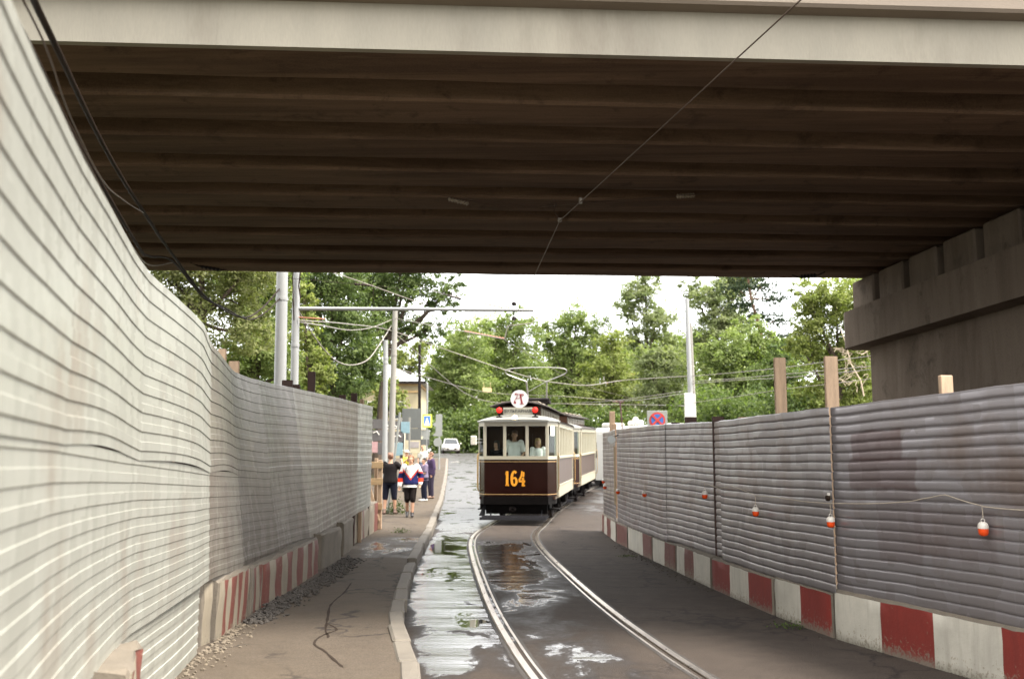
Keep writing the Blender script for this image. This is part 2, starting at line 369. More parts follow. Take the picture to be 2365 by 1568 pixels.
# kerb of single stones
kerb = empty('kerb'); tag(kerb, kind='structure')
kp = walk([Vector((kerb_x(y), y, 0)) for y in [2+.25*i for i in range(312)]], 1.0)
protos = []
for q in range(3):
    s = MB(); s.box((0,0,-.1), (.175,.988,.30), b=.022); o = s.build('kerb_stone', kerb_m, None)
    for vv in o.data.vertices: vv.co += Vector((random.uniform(-.006,.006), random.uniform(-.006,.006), random.uniform(-.005,.005)))
    protos.append(o.data); bpy.data.objects.remove(o)
for i in range(len(kp)-1):
    a, b_ = kp[i], kp[i+1]; mid = (a+b_)/2
    o = bpy.data.objects.new('kerb_stone', protos[i % 3]); col.objects.link(o); o.parent = kerb
    drop = -.07 if 17.2 < mid.y < 18.4 else 0
    o.location = (mid.x-.0875+random.uniform(-.012,.012), mid.y, gz(mid.y)+.122+drop+random.uniform(-.008,.008))
    o.rotation_euler = (math.atan2(gz(b_.y)-gz(a.y), 1), random.uniform(-.02,.02), -math.atan2(b_.x-a.x, b_.y-a.y)+random.uniform(-.012,.012))

# rails: grooved section let into the asphalt
rail_m = M('worn_rail_steel', (.50,.45,.40), .3, metal=1, var=.15, scale=4, c2=(.20,.145,.11), c2amt=.52, stretch=(3,.5,1), bmp=.1, bscale=90)
def rail(side, label):
    prof = [(-.045,-.12),(-.045,.006),(-.034,.016),(.030,.016),(.036,.008),(.036,-.035),(.078,-.035),(.080,.006),(.108,.006),(.108,-.12)]
    pts = [p for p in RCW if 2 <= p.y <= 66]; rows = []
    for i, p in enumerate(pts):
        t = (pts[min(i+1, len(pts)-1)]-pts[max(i-1, 0)]).normalized(); nr = Vector((t.y, -t.x, 0))
        rows.append([p+nr*(side*.762-side*a)+Vector((0,0,gz(p.y)+b_)) for a, b_ in prof])
    m = MB(); m.grid(rows); o = m.build('tram_rail', rail_m, None, smooth=True)
    return tag(o, label, 'rail')
rail(-1, 'worn steel tram rail beside the wet gutter strip along the kerb')
rail(1, 'worn steel tram rail on the dry side towards the striped concrete blocks')
# broken asphalt edge strips along the rails
joint_m = M('rail_joint_filler', (.035,.03,.027), .8, var=.4, scale=20, bmp=.5)
rd = bpy.data.objects['road']
for side in (-1, 1):
    for off in (.062, -.125):
        pts = [p for p in RCW if 2 <= p.y <= 60]; rows = []
        for i, p in enumerate(pts):
            t = (pts[min(i+1, len(pts)-1)]-pts[max(i-1, 0)]).normalized(); nr = Vector((t.y, -t.x, 0)); e = side*.762+side*off
            j1, j2 = random.uniform(.012,.030), random.uniform(.012,.030)
            rows.append([p+nr*(e-j1)+Vector((0,0,gz(p.y)+.003)), p+nr*(e+j2)+Vector((0,0,gz(p.y)+.003))])
        m = MB(); m.grid(rows); m.build('joint_filler', joint_m, rd)

# ------------------------------------------------------------------ overpass
BA = math.radians(3.5); SOF = 6.0
ov = empty('overpass', rz=BA, label='grey concrete road overpass of parallel girders spanning the tram track', cat='bridge')
def rough_bar(m, u0, u1, v0, v1, z0, z1, mi=0, seg=24, j=.008, ch=.03):
    sec = [(v0+ch,z0),(v1-ch,z0),(v1,z0+ch),(v1,z1),(v0,z1),(v0,z0+ch)]; rows = []
    for i in range(seg+1):
        u = u0+(u1-u0)*i/seg; rows.append([(u, v+random.uniform(-j,j)*(z < z0+.3), z+random.uniform(-j,j)*(z < z0+.3)) for v, z in sec])
        rows[-1].append(rows[-1][0])
    m.grid(rows, mi); k = len(m.v)
    for r in (rows[0], rows[-1]): m.add(r[:-1], [tuple(range(6))], mi)
for k in range(9):
    v0 = 9.66+1.376*k; m = MB(); rough_bar(m, -15, 10.6, v0, v0+.80, SOF, SOF+1.45)
    if k == 0: tag(m.build('fascia_girder', fascia_m if 0 else concrete, ov), 'edge girder of the overpass')
    else: m.build('girder', concrete, ov)
m = MB(); m.box((-2.2, 9.53+1.386*4+.4, SOF+1.56), (25.6, 12.6, .24)); m.build('deck_slab', concrete, ov)
# face of the edge girder: cast panels with joints, then a parapet lip
edges = [-15,-11.2,-8.7,-4.6,-2.35,-.30,1.65,3.65,5.65,7.6,10.6]
for a, b_ in zip(edges, edges[1:]):
    m = MB(); m.box(((a+b_)/2, 9.63, SOF+.235), (b_-a-.001, .09, .51)); m.build('fascia_panel', fascia_m, ov)
m = MB(); m.box((-2.2, 9.52, SOF+1.43), (25.6, .30, 1.94), b=.03); m.build('parapet', M('parapet_concrete', (.21,.175,.145), .85, var=.12, scale=1.2, bmp=.2), ov)
m = MB(); m.box((-2.2, 21.62, SOF+1.75), (25.6, .25, 1.6), b=.03); m.build('parapet', fascia_m, ov)
m = MB(); m.box((-2.2, 15.5, SOF+1.73), (25.6, 11.9, .1)); m.build('deck_surfacing', road_m, ov)
def pier(u0, sg, lab):
    # sg=+1: right pier (face towards -u); body, cap with rounded end, bearing blocks, added wall to darken the gaps between them
    root = empty('pier'); root.parent = ov; tag(root, lab)
    def pl(u): return u0+sg*u
    m = MB(); r = .28; poly = [(pl(.45),8.2),(pl(.45),21.0),(pl(.45+r*.3),21.0+r*.7),(pl(.45+r),21.0+r),(pl(1.9),21.28),(pl(1.9),8.2)]
    m.prism([(u, v, -.1) for u, v in poly], (0,0,4.55)); m.build('pier_wall', pier_m, root)
    m = MB(); poly = [(pl(0),8.0),(pl(0),21.2),(pl(.06),21.42),(pl(.22),21.55),(pl(.4),21.6),(pl(2.1),21.6),(pl(2.1),8.0)]
    m.prism([(u, v, 4.40) for u, v in poly], (0,0,.05)); m.prism([(u, v, 4.45) for u, v in poly], (0,0,.75)); m.build('pier_cap', pier_m, root)
    m = MB(); m.box((pl(1.7), 15.2, 6.2), (.35, 13.4, 2.0)); m.build('slot_blocker', concrete, root)  # added wall that shuts out light behind the bearing blocks
    for k in range(9):
        m = MB(); m.box((pl(.78), 9.93+1.386*k+.02, 5.56), (.86, 1.10, .74), b=.035); m.build('bearing_block', pier_m, root)
        m = MB(); m.box((pl(.85), 9.93+1.386*k, 5.965), (.4, .45, .075)); m.build('bearing_pad', dark_iron, root)
pier(8.64, 1, 'concrete pier carrying the girder ends on bearing blocks')
pier(-12.2, -1, 'far abutment of the span behind the pale fence')

# ------------------------------------------------------------------ corrugated fences
def zinc(name, c, dark, brown, rough, metal, su, sv, brown_amt, streak=.5, rust=None):
    """galvanised sheet; UV: u metres along, v metres up"""
    m, n, l, b = new_mat(name)
    uv = n.new('ShaderNodeUVMap'); uv.uv_map = 'uv'; mp = n.new('ShaderNodeMapping'); mp.inputs['Scale'].default_value = (su, sv, 1); l.new(uv.outputs[0], mp.inputs[0])
    ob = n.new('ShaderNodeObjectInfo'); ad = n.new('ShaderNodeVectorMath'); ad.operation = 'ADD'
    l.new(mp.outputs[0], ad.inputs[0]); sc = math_(n, l, 'MULTIPLY', ob.outputs['Random'], 37.0); l.new(sc, ad.inputs[1])
    v = ad.outputs[0]
    br = n.new('ShaderNodeTexVoronoi'); br.distance = 'CHEBYCHEV'; br.inputs['Scale'].default_value = 1.0; br.inputs['Randomness'].default_value = .9; l.new(v, br.inputs['Vector'])
    sep = n.new('ShaderNodeSeparateColor'); l.new(br.outputs['Color'], sep.inputs[0])
    f = noise(n, l, v, .8, 6, .65); f2 = noise(n, l, v, .22, 5, .6)
    patch = mix(n, l, .45, sep.outputs[0], f)
    c1 = mix(n, l, ramp(n, l, patch, .3, .7), dark, c)
    c1 = mix(n, l, ramp(n, l, f2, brown_amt, brown_amt+.16), c1, brown)
    for (u0, u1, w0, w1, amt) in (rust or ()):                # brown primer daubed on in blocks
        sv_ = n.new('ShaderNodeSeparateXYZ'); wob = n.new('ShaderNodeVectorMath'); wob.operation = 'MULTIPLY_ADD'; nt = n.new('ShaderNodeTexNoise'); nt.inputs['Scale'].default_value = 5; l.new(uv.outputs[0], nt.inputs['Vector'])
        l.new(nt.outputs['Color'], wob.inputs[0]); wob.inputs[1].default_value = (.14,.10,0); l.new(uv.outputs[0], wob.inputs[2]); l.new(wob.outputs[0], sv_.inputs[0])
        k_ = None
        for ax, lo_, hi_ in (('X', u0, u1), ('Y', w0, w1)):
            for e_, inv in ((lo_, 0), (hi_, 1)):
                r_ = n.new('ShaderNodeMapRange'); r_.inputs['From Min'].default_value = e_-.015; r_.inputs['From Max'].default_value = e_+.015; r_.inputs['To Min'].default_value = inv; r_.inputs['To Max'].default_value = 1-inv; l.new(sv_.outputs[ax], r_.inputs['Value'])
                k_ = r_.outputs[0] if k_ is None else math_(n, l, 'MULTIPLY', k_, r_.outputs[0])
        c1 = mix(n, l, math_(n, l, 'MULTIPLY', k_, amt), c1, (.085,.030,.024))
    sp = noise(n, l, uv.outputs[0], 130, 2); c1 = mix(n, l, .18, c1, ramp(n, l, sp, .3, .7, (*dark, 1), (*c, 1)))
    l.new(c1, b.inputs['Base Color']); b.inputs['Metallic'].default_value = metal
    rr = n.new('ShaderNodeMapRange'); rr.inputs['To Min'].default_value = rough+.14; rr.inputs['To Max'].default_value = rough-.06
    l.new(patch, rr.inputs['Value']); l.new(rr.outputs[0], b.inputs['Roughness'])
    bump(n, l, b, noise(n, l, v, .35, 2), .03, .02)
    return m
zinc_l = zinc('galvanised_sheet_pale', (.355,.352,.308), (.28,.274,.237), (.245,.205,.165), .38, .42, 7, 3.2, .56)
zinc_sh = zinc('galvanised_sheet_brown_shade', (.135,.115,.096), (.10,.083,.068), (.08,.06,.048), .34, .6, 7, 3.2, .50)  # brown dusty zinc, darkened further with the shade under the bridge
zinc_i = zinc('galvanised_sheet_half_shade', (.235,.212,.178), (.185,.162,.135), (.145,.115,.09), .34, .5, 7, 3.2, .5)  # in-between tone, part of the under-bridge shade put into the colour
zinc_r = zinc('galvanised_sheet_grimy', (.26,.238,.238), (.21,.188,.184), (.165,.12,.10), .34, .62, 4.5, 4.0, .52)
zinc_s = zinc('galvanised_sheet_stained', (.275,.255,.258), (.225,.203,.20), (.175,.13,.108), .32, .62, 4.5, 4.0, .54, rust=[(4.45,5.30,1.95,2.25,.55),(4.25,5.35,1.66,1.98,.5),(3.2,4.3,1.05,1.5,.22),(4.2,4.9,.95,1.7,.25)])
def sheet_panel(name, parent, pos, s0, s1, z0f, z1f, prof, period, nu, mat, normal_off=0, thick=.0025, lean_f=None, nrow=None, skew=0):
    """pos(s)-> (point, normal); prof: [(fraction, depth)] across one rib"""
    zs_rows = []; H_ = (z1f((s0+s1)/2)-z0f((s0+s1)/2)); nr = nrow or max(2, round(H_/period))
    vv = []
    for k in range(nr):
        for fr, dp in prof: vv.append(((k+fr)/nr, dp))
    vv.append((1., prof[0][1]))
    m = MB(); rows = []; uvs = []
    for t, dp in vv:
        r = []
        for j in range(nu+1):
            s = s0+(s1-skew*(1-t)-s0)*j/nu; p, nrm = pos(s); a, b_ = z0f(s), z1f(s); z = a+(b_-a)*t
            q = p+nrm*(dp+normal_off-(lean_f(p.y)*max(0, z-.75)/2.2 if lean_f else 0)); q.z = z+(.28*lean_f(p.y)*max(0, z-.75)/2.2 if lean_f else 0); r.append(q); uvs.append((s, z))
        rows.append(r)
    m.grid(rows); nv = len(m.v)
    back = [[q-pos(s0+(s1-s0)*j/nu)[1]*thick for j, q in enumerate(r)] for r in rows]; m.grid(back)      # sheet thickness
    m.grid([[r[0], q[0]] for r, q in zip(rows, back)]); m.grid([[r[-1], q[-1]] for r, q in zip(rows, back)]); m.grid([rows[-1], back[-1]]); m.grid([rows[0], back[0]])
    uvs = uvs+uvs+[uvs[0]]*(len(m.v)-2*nv)
    o = m.build(name, mat, parent, smooth=True)
    ul = o.data.uv_layers.new(name='uv')
    for lp in o.data.loops: ul.data[lp.index].uv = uvs[lp.vertex_index]
    return o
# left fence: two tiers of trapezoidal sheet, bowed between posts
LC = walk(cr([(x, y, 0) for x, y in LPATH], 10), .05); LS = [0]
for a, b_ in zip(LC, LC[1:]): LS.append(LS[-1]+(b_-a).length)
def lpos(s):
    i = min(len(LC)-2, max(0, int(s/.05))); f = s/.05-i; p = LC[i].lerp(LC[i+1], f)
    t = LC[min(i+6, len(LC)-1)]-LC[max(i-6, 0)]; return p, Vector((t.y, -t.x, 0)).normalized()   # normal towards the street
def s_at(y):
    return min(range(len(LC)), key=lambda i: abs(LC[i].y-y))*.05
LZT = [(0,3.13),(2.66,3.14),(3.5,3.17),(4.6,3.19),(6.5,3.16),(7.5,3.13),(8.7,3.07),(9.9,2.99),(11.3,2.92),(13.3,2.91),(16.6,3.02),(19.2,3.10),(22.3,3.15)]
LZS = [(0,1.97),(4,1.97),(6.75,1.91),(10.2,1.78),(13.5,1.68),(22.3,1.80)]
LZB = [(0,.62),(5.2,.76),(8,.77),(9.9,.77),(11.6,.72),(13.6,.67),(16.7,.62),(19.4,.80),(22.3,.99)]
lf = empty('corrugated_fence', (-2.5,8,.15), label='tall pale corrugated metal fence bowing along the pavement', cat='fence')
lf.location = (0,0,0)
TRAP = [(0,0),(.47,0),(.515,.007),(.96,.007)]; TRAPL = [(0,0),(.475,0),(.515,.0055),(.982,.0055)]
llean = lambda y: lerp_tab([(0,0),(8.6,0),(10,.10),(12.5,.36),(15.5,.38),(19,.12),(21,0),(30,0)], y)
def zoff(s, k): return .005*fbm1(s*.9, k)
def bowed(k, s0, s1, amp):
    def f(s, z=None):
        p, nrm = lpos(max(0, min(s, LS[-1]-.02))); t = (s-s0)/(s1-s0)
        return p+nrm*(amp*math.sin(math.pi*t)+.005*fbm1(s*.9, 5)), nrm
    return f
SHM = lambda i: zinc_sh if i in (5,6) else zinc_i if i in (4,7,8) else zinc_l  # sheets under the bridge get the shade-darkened zinc
jy = [.4,2.1,4.15,6.62,9.6,11.5,13.6,16.0,18.6,20.6,22.2]
for i, (ya, yb) in enumerate(zip(jy, jy[1:])):
    s0, s1 = s_at(ya), s_at(yb); y_of = lambda s: lpos(min(s, LS[-1]-.03))[0].y
    amp = [.0,.005,.012,.045,.02,-.04,-.05,-.01,.02,.035][i]
    up = bowed(i, s0, s1, amp); lo = bowed(i+20, s0, s1, amp*.8)
    nu = max(14, int((s1-s0)/.07))
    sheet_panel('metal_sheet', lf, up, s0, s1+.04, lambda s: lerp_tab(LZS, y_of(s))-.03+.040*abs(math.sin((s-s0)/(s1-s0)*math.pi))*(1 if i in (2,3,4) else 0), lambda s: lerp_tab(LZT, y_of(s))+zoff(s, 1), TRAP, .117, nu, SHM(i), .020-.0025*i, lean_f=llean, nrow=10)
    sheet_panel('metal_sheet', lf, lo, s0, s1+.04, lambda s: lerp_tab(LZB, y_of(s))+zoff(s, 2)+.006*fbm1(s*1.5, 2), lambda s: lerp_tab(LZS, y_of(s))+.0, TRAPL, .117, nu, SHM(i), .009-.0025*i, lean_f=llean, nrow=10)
for ya, yb in zip(jy[1:], jy[2:]):
    a, b_ = lpos(s_at(ya)), lpos(min(s_at(yb), LS[-1]-.05)); za, zb = lerp_tab(LZS, ya), lerp_tab(LZS, yb); m = MB(); q0 = a[0]-a[1]*(.13+llean(ya)*.55); q1 = b_[0]-b_[1]*(.13+llean(yb)*.55); q0.z = za; q1.z = zb; d_ = q1-q0
    m.box((q0+q1)/2, (d_.length+.05,.05,.20), mat=d_.to_track_quat('X','Z').to_matrix()); m.build('seam_blocker', wood_d, lf)  # added dark board, stops light showing through the slot between tiers
# low sheet standing on the pavement between the block groups, and one hanging below near the camera
s0, s1 = s_at(6.4), s_at(9.35)
sheet_panel('metal_sheet', lf, bowed(41, s0, s1, .03), s0, s1, lambda s: .152, lambda s: .95, TRAP, .105, 30, zinc_l, -.03)
# posts behind the left fence
def post(fence, x, y, ztop, w, d, mat, lab=None, rz=0, z0=None, name='post'):
    m = MB(); zb = gz(y)+.05 if z0 is None else z0; m.box((x, y, (zb+ztop)/2), (w, d, ztop-zb), b=.008, rz=rz); return m.build(name, mat, fence)
for px, py, Y, w, mt in [(514,806,10.1,.09,wood),(541,834,10.9,.13,wood),(664,878,14.2,.17,wood_d),(684,888,14.7,.13,wood_d),(720,858,15.9,.13,wood_d),(791,912,18.9,.14,wood_d),(818,908,20.2,.13,wood_d),(836,922,21.2,.08,wood)]:
    while P(px, py, Y).x > lerp_tab(LT, Y)-llean(Y)*1.05-.07 and Y < 30: Y += .1
    p = P(px, py, Y); post(lf, p.x, Y, p.z, w, .06, mt)
for Y in (2.2, 4.2, 6.6, 8.4): post(lf, lerp_tab(LT, Y)-.16, Y, 2.9, .1, .07, wood)

# right fence
RFX = [(2365,1600),(2165,1540),(1930,1475),(1785,1420),(1640,1357),(1560,1318),(1510,1295),(1450,1265),(1420,1250),(1392,1226)]
RF = [G(*p) for p in RFX]
RTAB = [(p.y, p.x) for p in [Vector((5.6,2.6,0)), Vector((4.85,5.8,0))]+RF]
def rbase(px):
    a = sorted(RFX)
    if px > 2365: return Vector((4.2+(px-2365)*.0016, 8.47-(px-2365)*.0066, 0))
    for (x0, y0), (x1, y1) in zip(a, a[1:]):
        if px <= x1: return G(px, y0+(y1-y0)*(max(px, x0)-x0)/(x1-x0))
rf = empty('corrugated_fence', label='grimy grey corrugated metal fence standing on red and white blocks', cat='fence')
SIN = [(f, .013*d) for f, d in ((0,0),(.05,.5),(.11,.86),(.30,.96),(.55,1),(.80,.97),(.90,.84),(.96,.45))]
J = [Vector((5.75,2.4,0)), Vector((4.85,5.6,0)), rbase(1931), rbase(1663), rbase(1541), rbase(1421), rbase(1393)]
J[2] = rbase(1931)
topz = lambda y: lerp_tab([(0,2.52),(8.5,2.53),(11,2.49),(14.9,2.51),(18.2,2.60),(23,2.68),(26,2.68)], y)
botz = lambda y: gz(y)+lerp_tab([(0,.50),(8.5,.50),(11,.475),(13,.46),(16,.45),(26,.44)], y)
tilt = [(0,0),(0,-.02),(.02,-.03),(-.10,.02),(.03,-.04),(.0,.0)]
for i in range(6):
    a, b_ = J[i], J[i+1]; L = (b_-a).length; d = (b_-a)/L; nr = Vector((-d.y, d.x, 0)); nr = nr if nr.x < 0 else -nr
    def rp(s, a=a, d=d, nr=nr, L=L, i=i):
        t = s/L; return a+d*s+nr*(-.035+.03*math.sin(math.pi*t)*(-1)**i+.006*fbm1(s*1.2, i)+tilt[i][0]*(1-t)+tilt[i][1]*t), nr
    e0 = (0,.02,-.03,-.02,-.05,-.02)[i]; e1 = (.02,.004,.02,.03,.02,.02)[i]
    yof = lambda s, a=a, d=d: a.y+d.y*s
    sheet_panel('metal_sheet', rf, rp, e0, L+e1, lambda s: botz(yof(s))+.010*fbm1(s*2.3, i)+.02*(i % 2), lambda s: topz(yof(s))+.006*fbm1(s*3.3, i+4), SIN, .103, max(8, int(L/.12)), zinc_s if i == 1 else zinc_r, .004*(i % 2), skew=.07 if i == 3 else 0)
for px, py, Y, w, mt in [(1800,826,13.3,.155,wood),(1918,823,11.7,.155,wood),(2183,867,10.0,.13,wood),(1595,963,17.1,.20,wood_d),(1658,962,15.4,.18,wood_d),(1560,975,18.3,.15,wood_d),(1718,963,14.3,.17,wood),(1395,950,24.6,.13,wood),(1407,978,24.2,.11,wood)]:
    p = P(px, py, Y); post(rf, max(p.x, lerp_tab(RTAB, Y)+.14), Y, p.z, w, .06, mt, rz=.1)
for Y in (9.3, 12.4, 16, 19.5, 22.5): post(rf, lerp_tab(RTAB, Y)+.22, Y, 2.35, .10, .07, wood)

for q, (i, w) in enumerate(((2,.16),(3,.14),(4,.34))):
    m = MB(); p = J[i]; m.box((p.x+.25, p.y+.09, gz(p.y)+1.35), (.28,.05,2.2)); m.box((p.x+.16, p.y-.06, gz(p.y)+1.35), (.05,.30,2.2)); m.build('gap_blocker', wood_d, rf)  # added dark boards behind the joints, so the gaps stay black
# ------------------------------------------------------------------ painted concrete blocks
def paint(name, c, chip, lo=.58):
    m, n, l, b = new_mat(name); v = posvec(n, l); f = noise(n, l, v, 2.2, 7, .65); g_ = noise(n, l, v, 26, 5, .7)
    vs_ = noise(n, l, posvec(n, l, (9,9,.9)), 1.2, 4); c = tuple(x*k for x, k in zip(c, ALB)); chip = tuple(x*k for x, k in zip(chip, ALB))
    c1 = mix(n, l, ramp(n, l, f, .3, .7), tuple(x*.82 for x in c), tuple(min(1, x*1.1) for x in c))
    c1 = mix(n, l, ramp(n, l, vs_, .5, .8), c1, tuple(x*.72 for x in c))
    gg = n.new('ShaderNodeNewGeometry'); sp = n.new('ShaderNodeSeparateXYZ'); l.new(gg.outputs['Position'], sp.inputs[0])
    worn = math_(n, l, 'ADD', g_, ramp(n, l, sp.outputs['Z'], .02, .26, (.20,.20,.20,1), (0,0,0,1)))      # paint flaked off by splashes near the street
    c1 = mix(n, l, ramp(n, l, worn, lo+.06, lo+.13), c1, chip); c1 = mix(n, l, ramp(n, l, sp.outputs['Z'], .0, .09, (.7,.7,.7,1), (0,0,0,1)), c1, (.14,.13,.10))
    l.new(c1, b.inputs['Base Color']); b.inputs['Roughness'].default_value = .7; bump(n, l, b, g_, .35, .008); return m
red_p = paint('red_paint', (.22,.024,.016), (.21,.145,.12)); white_p = paint('white_paint', (.58,.57,.52), (.30,.27,.22), .62)
red_f = paint('faded_red_paint', (.15,.036,.024), (.18,.14,.10), .52); cream_p = paint('cream_paint', (.26,.23,.18), (.15,.13,.10), .56)
def block(name, p0, p1, h, depth, segs, label, group=None, lean=0, zlift=0, j=.006, mats=None, parent=None):
    """p0->p1 front bottom edge; body lies on the left of that direction * sign(depth); segs [(length, mat index)]"""
    p0, p1 = Vector(p0), Vector(p1); L = (p1-p0).length; d = (p1-p0)/L; nr = Vector((-d.y, d.x, 0)).normalized()*(1 if depth > 0 else -1); D = abs(depth)
    tot = sum(s[0] for s in segs); xs = [0, .02]; mi = [0]; acc = 0
    for sl, k in segs:
        a, b_ = acc/tot*L, (acc+sl)/tot*L; acc += sl; a = max(a, .02); b_ = min(b_, L-.02)
        nn = max(1, int((b_-a)/.14))
        for q in range(nn): xs.append(a+(b_-a)*(q+1)/nn); mi.append(k)
    xs.append(L); mi.append(0)
    def sec(x, e):
        c = .028; pr = [(0+e,-.03),(0+e,h*.35),(e,h*.7),(e,h-c),(e+c,h),(D*.5,h),(D-c,h),(D,h-c),(D,-.03)]
        return [p0+d*x+nr*(q+lean*z+random.uniform(-j,j))+Vector((0,0,z+zlift+random.uniform(-j,j)*(z > .1))) for q, z in pr]
    rows = [sec(x, .012 if i in (0, len(xs)-1) else 0) for i, x in enumerate(xs)]
    m = MB(); w = len(rows[0]); vs = [p for r in rows for p in r]; fs, mm = [], []
    for i in range(len(rows)-1):
        for q in range(w-1): fs.append((i*w+q, i*w+q+1, (i+1)*w+q+1, (i+1)*w+q)); mm.append(mi[i] if q < 3 else 0)
    fs += [tuple(range(w)), tuple((len(rows)-1)*w+q for q in range(w))]; mm += [segs[0][1] if mats is None and False else 0, 0]
    m.add(vs, fs, mm); o = m.build(name, mats or [block_c, red_p, white_p], parent, smooth=True)
    return tag(o, label, 'concrete block', group)
R_, W_ = 1, 2
rblocks = [([2640,2330,2172,2043,1929],[R_,W_,R_,W_],'long concrete block in red and white, under the sheet with the rust brown stain'),
  ([1925,1852,1790],[R_,W_],'short block, red then white, with a scalloped white top edge beside weeds'),
  ([1786,1730,1687,1645],[R_,W_,R_],'concrete block with two bright red bands round one white band'),
  ([1642,1603,1582,1563],[W_,R_,W_],'concrete block with one narrow faded red band between two white bands'),
  ([1561,1535,1508],[R_,W_],'concrete block painted red and white below the wide dark gap between sheets'),
  ([1506,1485,1451],[R_,W_],'concrete block, small red band and wide white band, beside crumbled dirt'),
  ([1449,1424],[R_],'plain faded red concrete block second from the end of the row'),
  ([1422,1411,1403,1397,1391],[W_,R_,W_,R_],'last block of the row, narrow red and white bands, beside the tram')]
for k, (bx, cs, lab) in enumerate(rblocks):
    pts = [rbase(x) for x in bx]; segs = [((a-b_).length, c) for a, b_, c in zip(pts, pts[1:], cs)]
    mats = [block_c, red_p if k in (0,1,2) else red_f, white_p]
    h = lerp_tab([(8,.51),(11,.48),(13,.47),(16,.46),(26,.45)], pts[0].y)+[.0,.005,-.01,.01,-.005,.01,0,0][k]
    block('concrete_block', pts[0], pts[-1], h, -.4, segs, lab, 'blocks under the grimy fence', mats=mats)
lm = [block_c, red_f, cream_p]
def lblock(pa, pb, h, segs, label, lean=0, depth=.34, mats=lm, zl=0):
    block('concrete_block', G(*pa, .15), G(*pb, .15), h, depth, segs, label, 'blocks under the pale fence', lean=lean, zlift=zl, j=.012, mats=mats)
st = lambda n_: [(1+.3*(i % 2), 1+i % 2) for i in range(n_)]
block('concrete_block', (-1.72,4.5,.15), (-1.98,5.35,.15), .50, .34, [(1,2),(1,1),(.6,2)], 'chipped block with crumbled straw coloured top under the low curled sheet edge', 'blocks under the pale fence', j=.02, mats=lm)
block('concrete_block', (-2.02,5.45,.15), (-2.30,6.35,.15), .62, .34, [(.15,2),(.35,1),(1.2,2),(.4,1)], 'chipped block with one red band beside the low sheet standing on the pavement', 'blocks under the pale fence', j=.02, mats=lm)
lblock((463,1492),(486,1482), .60, [(1,2)], 'narrow tilted bare slab beside the cut end of the low sheet', lean=-.03)
lblock((496,1478),(570,1428), .58, [(.9,2),(.5,1),(.6,2),(.7,1),(.5,2),(.5,1),(.5,2),(.6,1),(.3,2)], 'separate block with five thin red stripes, tilted away from its neighbour', lean=-.04)
lblock((578,1425),(602,1408), .56, [(.5,0),(.4,1),(.5,2),(.4,1)], 'short weathered block with flaking thin stripes')
lblock((603,1407),(734,1322), .55, [(1,1),(.8,2),(.9,1),(.8,2),(.9,1),(.8,2),(1,1),(.9,2),(.9,1),(.4,2),(.8,1)], 'long block with broad red stripes behind the gravel heap')
lblock((742,1315),(788,1290), .56, [(1,0)], 'unpainted dark block in the deepest shade beside a gap')
lblock((792,1284),(815,1266), .60, [(1,0)], 'narrow unpainted tan block with a dark joint')
lblock((818,1256),(850,1236), .62, [(1,2),(.3,1),(.6,2),(.3,1),(1,2)], 'tan block with two thin faded stripes below the bright fence end')
lblock((852,1236),(880,1217), .68, [(1,2),(.8,1),(.6,2)], 'end block with a faded red corner beside the wooden barrier')

# ------------------------------------------------------------------ gravel, weeds
def stones(name, pts, parent=None):
    m = MB()
    for p, r in pts:
        bm = bmesh.new(); bmesh.ops.create_icosphere(bm, subdivisions=1, radius=r)
        sc = Vector((random.uniform(.7,1.3), random.uniform(.7,1.3), random.uniform(.45,.9)))
        bm.verts.index_update(); vs = [p+Vector((q.co.x*sc.x, q.co.y*sc.y, q.co.z*sc.z))*random.uniform(.75,1.2) for q in bm.verts]
        m.add(vs, [[q.index for q in f.verts] for f in bm.faces]); bm.free()
    return m
gravel_m = M('gravel', (.06,.053,.047), .9, var=.55, scale=14, bmp=.3)
rub_m = M('rubble', (.15,.125,.095), .9, var=.4, scale=14, bmp=.3)
pts = []
for i in range(1500):
    t = random.random(); a = G(555, 1440, .15).lerp(G(800, 1290, .15), t); off = abs(random.gauss(0,.14))
    if off > .40: continue
    pts.append((a+Vector((off+.02, random.uniform(-.1,.1), max(0, .07-off*.28)*random.uniform(.1,1)*(.5+.5*math.sin(t*9)))), random.uniform(.012,.034)))
tag(stones('gravel', pts).build('gravel', gravel_m), 'loose dark gravel heaped against the striped blocks', 'gravel', kind='stuff')
pts = []
for i in range(240):
    t = random.random(); a = G(395, 1575, .15).lerp(G(560, 1440, .15), t); off = abs(random.gauss(0,.12)); pts.append((a+Vector((off-.06, 0, .004)), random.uniform(.006,.024)))
for i in range(70):
    a = Vector((-2.12,5.6,.15)).lerp(Vector((-2.45,6.6,.15)), random.random()); pts.append((a+Vector((random.uniform(-.1,.18), 0, .005)), random.uniform(.008,.03)))
tag(stones('rubble', pts).build('rubble', rub_m), 'pale crumbled concrete bits along the foot of the fence', 'rubble', kind='stuff')
pts = []
for i in range(420):
    px = random.uniform(1440,1660); a = rbase(px); off = abs(random.gauss(0,.10)); pts.append((a+Vector((-off-.02, random.uniform(-.1,.1), .004)), random.uniform(.006,.022)))
for i in range(130):
    a = rbase(random.uniform(1700,2300)); pts.append((a+Vector((-abs(random.gauss(0,.05))-.01, 0, .002)), random.uniform(.004,.012)))
tag(stones('dirt', pts).build('dirt_crumbs', M('dirt', (.06,.052,.042), .95, var=.5, scale=20)), 'dark dirt crumbs along the red and white blocks', 'dirt', kind='stuff')
leafmat = {}
